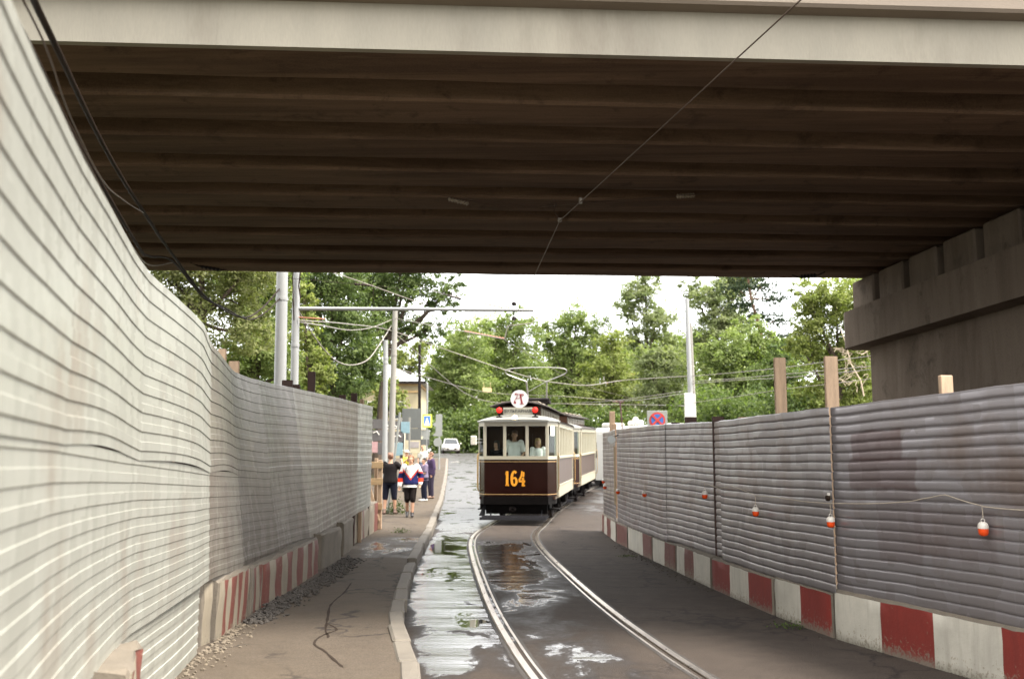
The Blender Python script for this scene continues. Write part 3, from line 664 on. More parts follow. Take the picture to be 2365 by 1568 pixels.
def leaf_mat(name, c, c2, trans=.35):
    c = tuple(x*k for x, k in zip(c, (.58,.52,.52))); c2 = tuple(x*k for x, k in zip(c2, (.58,.52,.52)))
    m, n, l, b = new_mat(name); at = n.new('ShaderNodeAttribute'); at.attribute_name = 'tint'
    cc = mix(n, l, at.outputs['Fac'], c, c2); l.new(cc, b.inputs['Base Color']); b.inputs['Roughness'].default_value = .65; b.inputs['Specular IOR Level'].default_value = .2
    t = n.new('ShaderNodeBsdfTranslucent'); l.new(mix(n, l, 1, cc, (1.0,1.15,.45), 'MULTIPLY'), t.inputs[0])
    x = n.new('ShaderNodeMixShader'); x.inputs[0].default_value = trans; l.new(b.outputs[0], x.inputs[1]); l.new(t.outputs[0], x.inputs[2]); l.new(x.outputs[0], n['Material Output'].inputs[0])
    return m
def leaves(name, centers, normals, sizes, tints, mat, parent=None):
    """one rhombic folded leaf per entry (numpy arrays)"""
    N = len(centers); nrm = normals/np.linalg.norm(normals, axis=1, keepdims=True)
    rnd = np.random.normal(size=(N,3)); a = np.cross(nrm, rnd); a /= np.linalg.norm(a, axis=1, keepdims=True); b = np.cross(nrm, a)
    s = sizes[:, None]; fold = nrm*s*.18
    v = np.stack([centers-a*s, centers-b*s*.55+fold, centers+a*s, centers+b*s*.55+fold], 1).reshape(-1,3)
    me = bpy.data.meshes.new(name); me.vertices.add(4*N); me.vertices.foreach_set('co', v.astype(np.float32).ravel())
    me.loops.add(4*N); me.loops.foreach_set('vertex_index', np.arange(4*N, dtype=np.int32)); me.polygons.add(N)
    me.polygons.foreach_set('loop_start', np.arange(0, 4*N, 4, dtype=np.int32)); me.update(calc_edges=True)
    at = me.attributes.new('tint', 'FLOAT', 'POINT'); at.data.foreach_set('value', np.repeat(tints, 4).astype(np.float32))
    me.materials.append(mat); o = bpy.data.objects.new(name, me); col.objects.link(o)
    if parent: o.parent = parent
    return o
weed_m = leaf_mat('weed_leaf', (.05,.10,.025), (.13,.20,.05))
def weed(px, py, n_, spread, hgt, label, dz=0, name='weed_clump'):
    p = G(px, py, dz); c = np.array([[p.x+random.gauss(0,spread), p.y+random.gauss(0,spread*.6), p.z+abs(random.gauss(.3,.3))*hgt] for _ in range(n_)])
    nn = np.random.normal(size=(n_,3))*.6+np.array([0,-.3,.8]); return tag(leaves(name, c, nn, np.random.uniform(.008,.02,n_)*(1 if hgt < .2 else 2.2), np.random.rand(n_), weed_m), label, 'weeds', kind='stuff')
weed(1830,1447,160,.13,.06,'small green weeds at the foot of the short red and white block')
weed(1450,1285,80,.10,.05,'thin weeds beside the crumbled dirt')
weed(915,1190,500,.18,.5,'tall grass behind the man in the black shirt', .1)
weed(925,1230,260,.10,.14,'low grass at the corner of the end block', .15)
weed(868,1130,900,.9,.9,'overgrown weeds below the graffiti boards', .0)

# ------------------------------------------------------------------ string of lamps on the right fence
def onfence(px, py, off=.10):
    b_ = rbase(px); Y = b_.y; r = ray(px, py)
    for _ in range(20):
        x = lerp_tab(RTAB, Y)-off; Y = x/(r[0]/r[1]) if abs(r[0]) > 1e-6 else Y
        Y = max(3, min(30, Y))
    return P(px, py, Y)
wire_m = M('lamp_string_wire', (.45,.40,.33), .6, var=.2)
STR = [(2470,1190),(2365,1178),(2320,1175),(2275,1170),(2230,1158),(2182,1142),(2140,1150),(2100,1158),(2040,1162),(1990,1163),(1917,1162),(1880,1160),(1850,1157),(1790,1148),(1744,1144),(1712,1130),(1690,1122),(1660,1128),(1627,1114),(1600,1108),(1560,1124),(1520,1118),(1488,1118),(1450,1112),(1427,1112),(1397,1105)]
m = MB(); sp = []
for i, p in enumerate(STR):
    q = onfence(*p, .075 if i % 4 else .05); sp.append(q)
m.tube(sp, .0045, 5); tag(m.build('lamp_string', wire_m, None, smooth=2), 'thin sagging wire strung along the grimy fence carrying the lamps', 'wire')
cap_m = M('lamp_cap_white', (.6,.58,.55), .4, var=.06); orange = M('lamp_orange', (.75,.075,.008), .25, var=.06, bmp=0)
lamp_lab = ['orange and white lamp hanging on the sheet nearest the open end of the bridge','orange and white lamp hanging at the wavy joint with the black cable clip','orange lamp hanging on the long plain sheet, third along the string','orange lamp on the kinked sheet between two joints','orange lamp beside the wide dark gap between sheets','small orange lamp beside the sheet joint under the floodlight','small orange lamp on the narrow end sheet','tiny orange lamp at the very end of the string']
for i, (px, py, wy) in enumerate([(2268,1222,1170),(1917,1206,1162),(1744,1182,1144),(1627,1143,1114),(1488,1141,1118),(1427,1135,1112),(1397,1124,1105),(1387,1111,1102)]):
    px = max(px, 1394) if i == 7 else px; t = onfence(px, wy, .072); q = onfence(px, py, .085); c = Vector((t.x, t.y, q.z))
    root = empty('string_lamp', c, label=lamp_lab[i], cat='lamp', group='lamps on the string')
    m = MB(); m.lathe([(.012,-.058),(.026,-.055),(.038,-.042),(.043,-.022),(.044,.008)], n=14); m.build('lamp_bowl', orange, root, smooth=True)
    m = MB(); m.lathe([(.0455,.006),(.0455,.030),(.041,.045),(.030,.058),(.012,.064)], n=14); m.tube([(-.014,0,.06),(-.016,0,.082),(0,0,.092),(.016,0,.082),(.014,0,.06)], .004, 5); m.build('lamp_cap', cap_m, root, smooth=True)
    m = MB(); m.tube([(0,0,.088),(.004,0,(t.z-c.z)*.6),(0,0,max(.12, t.z-c.z))], .0035, 5); m.build('hanger', wire_m, root)
c = onfence(1912, 1150, .07); root = empty('cable_clip', c, label='small black and white cable clip at the wavy sheet joint', cat='clip')
m = MB(); m.lathe([(.03,-.02),(.034,0),(.03,.02)], n=10, axis=(1,0,0)); m.build('clip_body', rubber, root); m = MB(); m.box((.01,0,.04), (.03,.03,.03), b=.005); m.build('clip_tab', cap_m, root)
# floodlight at the end of the right fence
c = onfence(1413, 1014, .16); root = empty('floodlight', c, label='small white floodlight on the top end of the grimy fence', cat='floodlight')
m = MB(); m.lathe([(.02,-.10),(.05,-.08),(.09,0),(.11,.03),(.095,.032)], n=14, axis=(-.4,-1,-.3)); m.build('lamp_housing', M('lamp_white_paint', (.8,.8,.78), .35), root, smooth=True)
m = MB(); m.tube([(0,.06,0),(.05,.10,.05),(.16,.06,.10)], .012, 6); m.build('bracket', dark_iron, root)
m = MB(); m.lathe([(.09,.0),(.088,.006)], c=(-.013,-.032,-.01), n=14, axis=(-.4,-1,-.3)); m.build('lens', emit('lamp_lens_off', (.8,.82,.8), 0), root)
m = MB(); q0, q1 = onfence(1419,1030,.09), onfence(1421,1165,.09); m.tube([q0, q1], .022, 6); tag(m.build('conduit', M('pale_conduit', (.55,.46,.32), .6)), 'pale upright conduit below the floodlight on the fence joint', 'conduit')

# ------------------------------------------------------------------ overhead line under and beyond the bridge
def cable(name, pts, r, mat, label, cat, n=6, sm=6, parent=None):
    m = MB(); m.tube(cr(pts, sm) if len(pts) > 2 else pts, r, n); o = m.build(name, mat, parent, smooth=2); return tag(o, label, cat) if label else o
def insul(m, a, b_, r=.035, n=7):
    a, b_ = Vector(a), Vector(b_); L = (b_-a).length; prof = [(r*.4,0)]
    for k in range(n): t = (k+.5)/n*L; prof += [(r*.5, t-L/n*.3), (r, t), (r*.5, t+L/n*.3)]
    prof.append((r*.4, L)); m.lathe(prof, a, 8, axis=b_-a); return m
sup = P(1293,510,14.84); wp = [Vector((5.5,-6,5.5)), P(1850,0,7.47), sup, P(1205,700,21.6), P(1165,785,27), P(1262,843,32.3), P(1326,881,37), P(1400,905,46), P(1500,930,62)]
m = MB(); m.tube(wp, .007, 6); tag(m.build('contact_wire', copper, None), 'bare tram contact wire running under the girders and over the tram', 'wire')
spn = empty('span_wire', sup, label='cross span of thin wire and insulators holding the contact wire under the girders', cat='wire')
L_ = lambda q: Vector(q)-sup
soff = lambda px, py: None
aL = P(740,410,14.6); aL.z = SOF; aR = P(1640,445,14.9); aR.z = SOF
m = MB(); m.tube([L_(aL), L_(P(1000,447,14.7)), (0,0,.02)], .0045, 5); m.tube([L_(P(1340,468,13.75)), L_(P(1560,455,14.9)), L_(aR)], .0045, 5); m.tube([L_(aL), L_(P(1250,478,14.9)), L_(P(1345,470,14.0)), L_(aR)], .003, 5); m.tube([(0,0,.01), L_(P(1280,488,14.9)), L_(P(1283,470,14.9))], .009, 5); m.build('strand', copper, spn)
m = MB(); insul(m, L_(P(755,413,14.62)), L_(P(800,421,14.63)), .045, 3); m.build('insulator', dark_iron, spn, smooth=True)
m = MB(); insul(m, L_(P(1035,460,14.7)), L_(P(1082,471,14.72)), .04); m.build('insulator', porcelain, spn, smooth=True)
m = MB(); insul(m, L_(P(1562,454,14.9)), L_(P(1605,451,14.95)), .04); m.build('insulator', porcelain, spn, smooth=True)
m = MB(); m.box(L_(P(1341,464,13.75)), (.05,.05,.09), b=.01); m.box((0,0,.012), (.06,.10,.05), b=.01); m.build('wire_clamp', grey_wire, spn)
for nm, a, b_, lb in (('l', (440,608,20.3),(530,617,21.0),'short black insulated stay hung under the last girder near the pale fence'),('r', (1830,641,21.0),(1905,634,20.3),'short black insulated stay hung under the last girder near the pier')):
    A, B_ = P(*a), P(*b_); A.z = min(A.z, SOF-.02); B_.z = min(B_.z, SOF-.02); root = empty('stay', A, label=lb, cat='stay')
    m = MB(); m.tube([(0,0,.05), (B_-A)*.2, (B_-A)*.8, B_-A+Vector((0,0,.05))], .016, 6); m.build('strand', rubber, root); m = MB(); insul(m, (B_-A)*.25, (B_-A)*.75, .05, 5); m.build('insulator', dark_iron, root, smooth=True)

# ------------------------------------------------------------------ poles
def pole(name, px, pyb, pyt, Y, r0, r1, mat, label, top=None, cat='pole', pxt=None, collars=()):
    b_ = P(px, pyb, Y); z0 = gz(Y)-.05; t = P(pxt or px, pyt, Y); zt = t.z if top is None else top
    root = empty(name, (b_.x, Y, z0), label=label, cat=cat); dx = (t.x-b_.x)
    m = MB(); hh = zt-z0; m.tube([(dx*q, 0, hh*q) for q in (0,.25,.5,.75,1)], [r0+(r1-r0)*q for q in (0,.25,.5,.75,1)], 14); m.build('pole_shaft', mat, root, smooth=True)
    for zc in collars:
        q = (zc-z0)/hh; m = MB(); m.lathe([(r0+(r1-r0)*q+.012,-.05),(r0+(r1-r0)*q+.016,0),(r0+(r1-r0)*q+.012,.05)], (dx*q,0,hh*q), 14); m.build('collar', mat, root, smooth=True)
    return root
pA = pole('tram_pole', 650, 888, 628, 25.6, .165, .14, steel_pole, 'thick white steel pole behind the pale fence', top=9.2, collars=(3.4,6.15))
pB = pole('tram_pole', 683, 888, 628, 27.0, .115, .095, steel_pole, 'slimmer white pole carrying the long bracket arm', top=9.3, collars=(3.6,5.1))
o0 = Vector(pB.location); a0 = P(686,713,27.0); a1 = P(1232,717,27.0)
m = MB(); m.tube([a0-o0, P(950,714,27)-o0, a1-o0], [.055,.048,.04], 10); m.build('bracket_arm', steel_pole, pB, smooth=True)
m = MB(); q = P(1187,715,27)-o0; m.tube([q+Vector((0,0,-.30)), q+Vector((0,0,.36))], .018, 6); m.lathe([(.05,-.05),(.07,0),(.05,.05)], q+Vector((0,0,.16)), 8); m.lathe([(.05,-.05),(.07,0),(.05,.05)], q+Vector((0,0,-.25)), 8); m.build('insulator', dark_iron, pB)
m = MB(); q = P(1231,720,27)-o0; m.tube([q, P(1231,746,27)-o0, P(1172,753,27)-o0, P(1165,785,27)-o0], .016, 6); m.build('steady_arm', grey_wire, pB)
rust_rod = M('rusty_rod', (.32,.13,.07), .7, var=.3)
m = MB(); q = P(690,733,26.9)-o0; m.tube([q, P(752,737,26.9)-o0], .022, 6); m.build('stay_rod', rust_rod, pB)
m = MB(); m.tube([P(694,690,26.85)-o0, P(690,660,26.85)-o0, P(694,620,26.85)-o0], .02, 5); m.tube([P(676,690,26.85)-o0, P(679,740,26.85)-o0, P(676,640,26.85)-o0, P(680,600,26.85)-o0], .016, 5); m.build('drop_cable', rubber, pB)
pC = pole('tram_pole', 891, 972, 786, 42, .115, .095, steel_pole, 'shorter grey pole of the pair beside the leaning tree trunk', collars=(P(891,827,42).z, P(891,838,42).z))
pD = pole('tram_pole', 903, 972, 712, 43, .15, .11, concrete_pole, 'taller pale pole of the pair beside the leaning tree trunk', pxt=913, collars=(P(907,820,43).z,))
pE = pole('lamp_post', 969, 1085, 796, 56, .10, .075, dark_iron, 'dark slender lamp post on the pavement', cat='lamp post')
pF = pole('tram_pole', 1600, 985, 690, 44, .135, .09, steel_pole, 'grey pole wrapped in a pale sheet behind the grimy fence', pxt=1586)
pG = pole('tram_pole', 1608, 985, 745, 45, .10, .08, concrete_pole, 'slim pale pole leaning against the wrapped grey pole', pxt=1594)
o0 = Vector(pF.location); q = P(1590,940,43.8)-o0; m = MB(); m.box(q, (.36,.05,1.25), b=.02); m.box(q+Vector((.25,.02,.02)), (.16,.05,1.1), b=.02); m.build('wrapping_sheet', M('pale_sheet', (.5,.51,.5), .6, var=.1), pF)
for px, py in ((1607,824),(1610,871),(1612,920)):
    pass
# ------------------------------------------------------------------ service cables along the pale fence
cable('cable', [P(60,-60,4.0), P(78,0,4.5), P(130,110,5.3), P(215,290,7.2), P(275,400,8.8), P(332,490,10.8), P(400,590,14.2), P(480,690,18.5), P(560,733,22), P(605,712,23.8), P(645,668,25.45)], [.019]*61, rubber, 'thick twisted black cable sagging from the fence to the thick white pole', 'cable', 8)
cable('cable', [P(-10,-30,3.6), P(70,110,4.4), P(180,330,6.3), P(320,570,10.5), P(345,592,12.0), P(402,606,14.0), P(470,687,18.4), P(520,712,20.5), P(575,738,22.3), P(615,720,24), P(646,690,25.45)], [.016]*61, rubber, 'second black cable lying against the pale fence top before sagging', 'cable', 8)
cable('cable', [P(48,-10,4.2), P(110,120,5.0), P(165,275,6.2), P(240,420,8), P(290,465,9.6), P(333,492,10.8)], .006, copper, 'thin brown wire joining the thick twisted cable', 'cable')
cable('cable', [P(20,20,3.4), P(120,220,4.9), P(215,400,7.0), P(300,560,9.6), P(345,612,12), P(400,606,14)], .008, copper, 'thin wire running just above the pale fence edge', 'cable')
# span and feeder wires beyond the bridge
for pts, r, lb in [([P(681,600,27), P(830,650,27), P(981,704,27)], .012, 'stay wire from the slim white pole down to the bracket arm'),
    ([P(690,740,27), P(800,748,31), P(905,764,43), P(1060,818,43), P(1221,871,44), P(1311,887,45), P(1367,889,46), P(1443,878,48), P(1596,868,44)], .016, 'long span wire from the slim white pole past the tram bow'),
    ([P(691,744,27), P(745,752,30), P(800,762,34), P(840,760,38), P(872,752,41), P(905,738,43)], .016, 'grey wire dipping between the two pole pairs'),
    ([P(690,720,27), P(735,790,31), P(775,832,34), P(812,843,37), P(850,830,39.5), P(880,790,41.5), P(904,752,43)], .022, 'pale looping cable hanging between the two pole pairs'),
    ([P(912,735,43), P(1000,752,36), P(1065,764,31), P(1167,784,27)], .013, 'pull-off wire from the taller pale pole to the contact wire kink'),
    ([P(1000,672,33), P(1036,682,30), P(1100,697,28.5), P(1188,717,27)], .013, 'stay wire reaching the tip of the bracket arm'),
    ([P(912,770,43), P(1100,920,60), P(1300,932,60), P(1500,935,60), P(1600,938,44)], .016, 'low dark span wire across the street behind the tram'),
    ([P(912,850,43), P(1120,905,60), P(1300,915,60), P(1450,925,60), P(1605,905,44)], .013, 'thin span wire just below the tram bow'),
    ([P(1596,869,44), P(1700,860,40), P(1800,850,36), P(1905,836,33), P(2010,822,30)], .013, 'topmost of the wires running from the grey pole towards the pier'),
    ([P(1597,881,44), P(1700,874,40), P(1800,865,36), P(1905,856,33), P(2010,846,30)], .013, 'second wire from the grey pole towards the pier'),
    ([P(1598,886,44), P(1700,878,40), P(1800,873,36), P(1905,864,33), P(2010,853,30)], .013, 'third wire from the grey pole towards the pier'),
    ([P(1599,930,44), P(1700,916,40), P(1800,900,36), P(1905,888,33), P(2010,875,30)], .010, 'lowest thin wire from the grey pole towards the pier'),
    ([P(1330,930,60), P(1420,925,52), P(1600,900,44)], .013, 'short slack wire ending at the grey pole')]:
    cable('span_wire', pts, r, grey_wire, lb, 'wire')
for a, b_, Y0, Y1, lb in [((818,656),(862,660),27,28,'black insulator rod against the tree by the slim white pole'),((1036,682),(1064,691),30,29.3,'black insulator rod above the bracket arm')]:
    A, B_ = P(*a, Y0), P(*b_, Y1); m = MB(); insul(m, A, B_, .045, 6); m.tube([A+(A-B_)*3, A], .006, 5); m.tube([B_, B_+(B_-A)*1.5], .006, 5); tag(m.build('insulator_rod', rubber, None, smooth=True), lb, 'insulator')
A, B_ = P(1072,765,30.7), P(1165,782,27.2); m = MB(); insul(m, A, B_, .035, 14); tag(m.build('insulator_rod', rust_rod, None, smooth=True), 'rusty brown insulated pull-off rod below the bracket arm', 'insulator')
c = P(1125,900,60); m = MB(); m.box((c.x, c.y, c.z), (.55,.02,.26)); m.tube([(c.x-.2, c.y, c.z+.13), (c.x-.2, c.y, c.z+.45)], .01, 5); m.tube([(c.x+.2, c.y, c.z+.13), (c.x+.2, c.y, c.z+.45)], .01, 5); tag(m.build('wire_plate', M('tan_plate', (.62,.47,.26), .6)), 'small tan plate hanging from the span wire by the trees', 'sign')

# ------------------------------------------------------------------ signs and boards
sign_back = M('sign_back_grey', (.11,.12,.12), .5, var=.08); sign_light = M('sign_back_pale', (.27,.29,.29), .45, var=.08)
def sign_post(px, pyb, pyt, Y, r, label, mat=steel_pole, name='sign_post', dz=.14):
    b_ = P(px, pyb, Y); root = empty(name, (b_.x, Y, gz(Y)+dz-.02), label=label, cat='sign'); t = P(px, pyt, Y)
    m = MB(); m.tube([(0,0,0), (0,0,t.z-gz(Y)-dz)], r, 10); m.build('post', mat, root, smooth=True); return root
def plate(root, name, px, py, w, h, Y, mat, rz=0, dy=-.04, poly=None, b=.02):
    c = P(px, py, Y)-Vector(root.location); c.y += dy; m = MB()
    if poly: m.prism([c+Vector((x*w, -.006, z*h)) for x, z in poly], (0,.012,0))
    else: m.box(c, (w, .014, h), b=.004, rz=rz)
    return m.build(name, mat, root)
Y = 46; r_ = sign_post(949, 1120, 940, Y, .032, 'post with two grey sign backs and a cream board below')
plate(r_, 'sign_plate', 951, 966, 44*PX(Y), 45*PX(Y), Y, sign_back); plate(r_, 'sign_plate', 955, 1003, 36*PX(Y), 27*PX(Y), Y, sign_back)
plate(r_, 'notice_board', 953, 1031, 36*PX(Y), 30*PX(Y), Y, M('cream_board', (.5,.46,.34), .6)); plate(r_, 'notice_panel', 958, 1027, 20*PX(Y), 14*PX(Y), Y, M('notice_grey', (.32,.3,.31), .6), dy=-.055)
Y = 60; r_ = sign_post(985, 1080, 884, Y, .055, 'tall pale post with yellow framed pedestrian crossing sign')
cy = P(987, 972, Y)-Vector(r_.location); ac = 20*PX(Y)
m = MB(); m.box(cy+Vector((0,-.10,0)), (.62,.02,.78), b=.006, rz=.5); m.build('sign_frame', M('fluorescent_yellow', (.62,.80,.05), .5, var=.03), r_)
m = MB(); m.box(cy+Vector((-.006,-.118,0)), (.42,.012,.58), rz=.5); sgn = m.build('sign_face', M('sign_blue', (.03,.13,.55), .4, var=.03), r_)
m = MB(); m.prism([cy+Vector((x*math.cos(.5)-.010, x*math.sin(.5)-.128, z)) for x, z in ((-.17,-.24),(.17,-.24),(.0,.2))], (.003,-.006,0)); m.build('sign_symbol', M('sign_white', (.85,.85,.85), .4, var=.02), r_)
plate(r_, 'sign_plate', 984, 1012, .42, .34, Y, sign_light, poly=[(.5*math.cos(q*math.pi/9), .5*math.sin(q*math.pi/9)) for q in range(18)]); plate(r_, 'sign_plate', 983, 1000, .5, .4, Y, sign_light); plate(r_, 'sign_plate', 980, 1021, .62, .36, Y, sign_back)
Y = 61; r_ = sign_post(1014, 1085, 955, Y, .05, 'post with a tall pale sign back and a round sign beside the road', mat=sign_light)
plate(r_, 'sign_plate', 1014, 982, 15*PX(Y), 50*PX(Y), Y, sign_light); plate(r_, 'arrow_plate', 1005, 980, .35, .55, Y, sign_light, poly=[(-.5,0),(.5,.5),(.5,-.5)]); plate(r_, 'arrow_plate', 1005, 1000, .35, .4, Y, sign_light, poly=[(-.5,-.4),(.5,.5),(.5,-.5)])
plate(r_, 'round_plate', 1011, 1021, .52, .52, Y, sign_light, poly=[(.5*math.cos(q*math.pi/10), .5*math.sin(q*math.pi/10)) for q in range(20)])
Y = 30; a, b_ = P(911,1058,Y), P(924,952,Y); zb = gz(Y)+.1; k = (b_-a)/(b_.z-a.z); m = MB(); m.tube([a+k*(zb-a.z), b_], .035, 8); tag(m.build('leaning_pole', sign_light, None, smooth=True), 'bare grey pole leaning beside the man in the black shirt', 'pole')
# no-stopping sign above the right fence
Y = 27; c = P(1518,972,Y); root = empty('no_stopping_sign', (c.x, Y, gz(Y)), label='white square board with round blue and red no stopping sign above the fence', cat='sign')
cz = c.z-gz(Y); m = MB(); m.tube([(.0,.05,0),(0,.05,cz+.1)], .03, 8); m.build('post', steel_pole, root)
m = MB(); m.box((0,0,cz), (.55,.016,.56), b=.004); m.build('backing_board', M('board_white', (.33,.36,.35), .5, var=.06), root)
def disc(m, r, y, t=.006, cx=0, cz_=0, n=28): m.prism([(cx+r*math.cos(2*math.pi*q/n), y, cz_+r*math.sin(2*math.pi*q/n)) for q in range(n)], (0,-t,0)); return m
rs_ = M('sign_red', (.62,.06,.05), .4, var=.04); m = MB(); disc(m, .215, -.010, cz_=cz+.02); m.build('sign_rim', rs_, root); m = MB(); disc(m, .165, -.018, cz_=cz+.02); m.build('sign_disc', M('sign_blue2', (.05,.16,.55), .4, var=.04), root)
m = MB()
for s in (-1,1): m.box((0,-.028,cz+.02), (.40,.006,.055), mat=Matrix.Rotation(s*math.pi/4, 3, 'Y'))
m.v = [(x, y-(.002 if i >= 8 else 0), z) for i, (x, y, z) in enumerate(m.v)]; m.build('sign_cross', rs_, root)
# graffiti boards left of the pavement
Y = 44; root = empty('graffiti_boards', P(900,1090,Y), label='grey board screen with pale graffiti between posts beyond the pale fence', cat='board fence'); o0 = Vector(root.location)
bm_ = M('board_grey', (.10,.095,.10), .7, var=.25, scale=3); bl = M('graffiti_blue', (.2,.33,.4), .6, var=.15); bw = M('graffiti_white', (.72,.72,.70), .6, var=.1); pk = M('graffiti_pink', (.45,.28,.30), .6, var=.2)
for x0, x1, y0, y1, mt in [(855,885,968,990,bm_),(886,925,972,992,bm_),(926,946,974,1000,bl),(855,888,993,1018,bm_),(889,930,996,1020,bm_),(855,872,1020,1045,pk),(873,900,1022,1050,bm_),(901,930,1022,1052,bl)]:
    A, B_ = P(x0,y0,Y)-o0, P(x1,y1,Y)-o0; m = MB(); m.box((A+B_)/2, (abs(B_.x-A.x), .04, abs(A.z-B_.z)), b=.006); m.build('board', mt, root)
for a in ([(888,988),(895,982),(902,986),(910,981),(916,985),(922,979)], [(889,992),(899,989),(912,990),(920,986)], [(905,1003),(912,1008),(920,1004),(926,1009)], [(862,1000),(870,996),(876,1004)]):
    m = MB(); m.tube([P(*q, Y)-o0+Vector((0,-.03,0)) for q in a], .022, 5); m.build('scrawl', bw, root)
for px in (856, 886, 926, 946):
    m = MB(); A = P(px, 966, Y)-o0; m.box((A.x, .05, A.z/2-.1), (.08,.06,A.z+.3)); m.build('post', concrete_pole, root)
# wooden barrier at the end of the pale fence
Y = 25.0; root = empty('wooden_barrier', (G(874,1222,.15)), label='raw timber barrier at the end of the pale fence', cat='barrier'); o0 = Vector(root.location)
m = MB(); A = P(879,1062,o0.y)-o0; m.box((A.x,0,A.z/2), (.10,.10,A.z), b=.01); m.build('post', wood, root)
m = MB(); A2 = P(868,1058,o0.y)-o0; m.box((A2.x,.1,A2.z/2), (.08,.08,A2.z), b=.01); m.build('post', wood, root)
for zz in (1.55,1.15,.55): m = MB(); m.box(((A.x+A2.x)/2-.25,-.06,zz), (.75,.03,.16), b=.006); m.build('rail_board', M('raw_timber', (.42,.30,.17), .75, var=.25, stretch=(.6,3,3), bmp=.2), root)
m = MB(); m.tube([(A.x-.02,-.09,.2),(A2.x-.3,-.09,1.6)], .05, 4); m.build('brace', wood, root)

# ------------------------------------------------------------------ old two-axle tram cars
cream = M('tram_cream', (.45,.43,.345), .35, var=.06, scale=2, bmp=.03); maroon = M('tram_maroon', (.017,.0042,.0026), .16, spec=.14, var=.25, scale=2, bmp=.02)
side_brown = M('tram_side_boards', (.078,.055,.048), .45, var=.12, scale=3, stretch=(1,6,1), bmp=.05); gilt = M('gilt_line', (.55,.36,.16), .35, var=.1)
roof_g = M('tram_roof_canvas', (.21,.22,.21), .6, var=.12, scale=2); dark_roof = M('tram_dark_roof', (.05,.042,.04), .7, spec=.15, var=.3, scale=3)
oak = M('tram_oak', (.22,.12,.05), .45, var=.25, stretch=(4,4,.6)); oak_d = M('tram_dark_oak', (.06,.028,.016), .6, spec=.15, var=.25, stretch=(4,4,.6)); pane_m = glass('window_glass', amt=.0); side_pane = glass('side_window_glass', amt=.0, ior=1.06)
lamp_red = M('red_lamp_glass', (.75,.035,.02), .2, var=.05, bmp=0); lampR = emit('red_lamp_lit', (.85,.018,.008), .12); head_l = emit('headlamp_lit', (1.,.72,.36), 9)
num_m = M('number_paint', (.95,.40,.015), .4, var=.05); letter_red = M('letter_red', (.30,.02,.025), .4, var=.05); disc_w = M('disc_white', (.86,.88,.92), .35, var=.02)
board_w = M('route_board', (.42,.42,.36), .5, var=.05); ink = M('board_ink', (.05,.055,.05), .6)
HW = 1.09
def stroke(m, pts, ws, y=0, t=.005, sm=5):
    c = cr([(x, 0, z) for x, z in pts], sm) if len(pts) > 2 and sm else [Vector((x,0,z)) for x, z in pts]
    if not isinstance(ws, (list, tuple)): ws = [ws, ws]
    A, B_ = [], []
    for i, p in enumerate(c):
        tt = c[min(i+1, len(c)-1)]-c[max(i-1, 0)]; nn = Vector((-tt.z, 0, tt.x)).normalized(); f = i/(len(c)-1)*(len(ws)-1); k = min(int(f), len(ws)-2); w = ws[k]+(ws[k+1]-ws[k])*(f-k)
        A.append(p+nn*w/2+Vector((0,y,0))); B_.append(p-nn*w/2+Vector((0,y,0)))
    rows = [[a, b_] for a, b_ in zip(A, B_)]; m.grid(rows); m.grid([[a-Vector((0,t,0)), b_-Vector((0,t,0))] for a, b_ in rows])
    m.grid([[a, a-Vector((0,t,0))] for a in A]); m.grid([[a, a-Vector((0,t,0))] for a in B_])
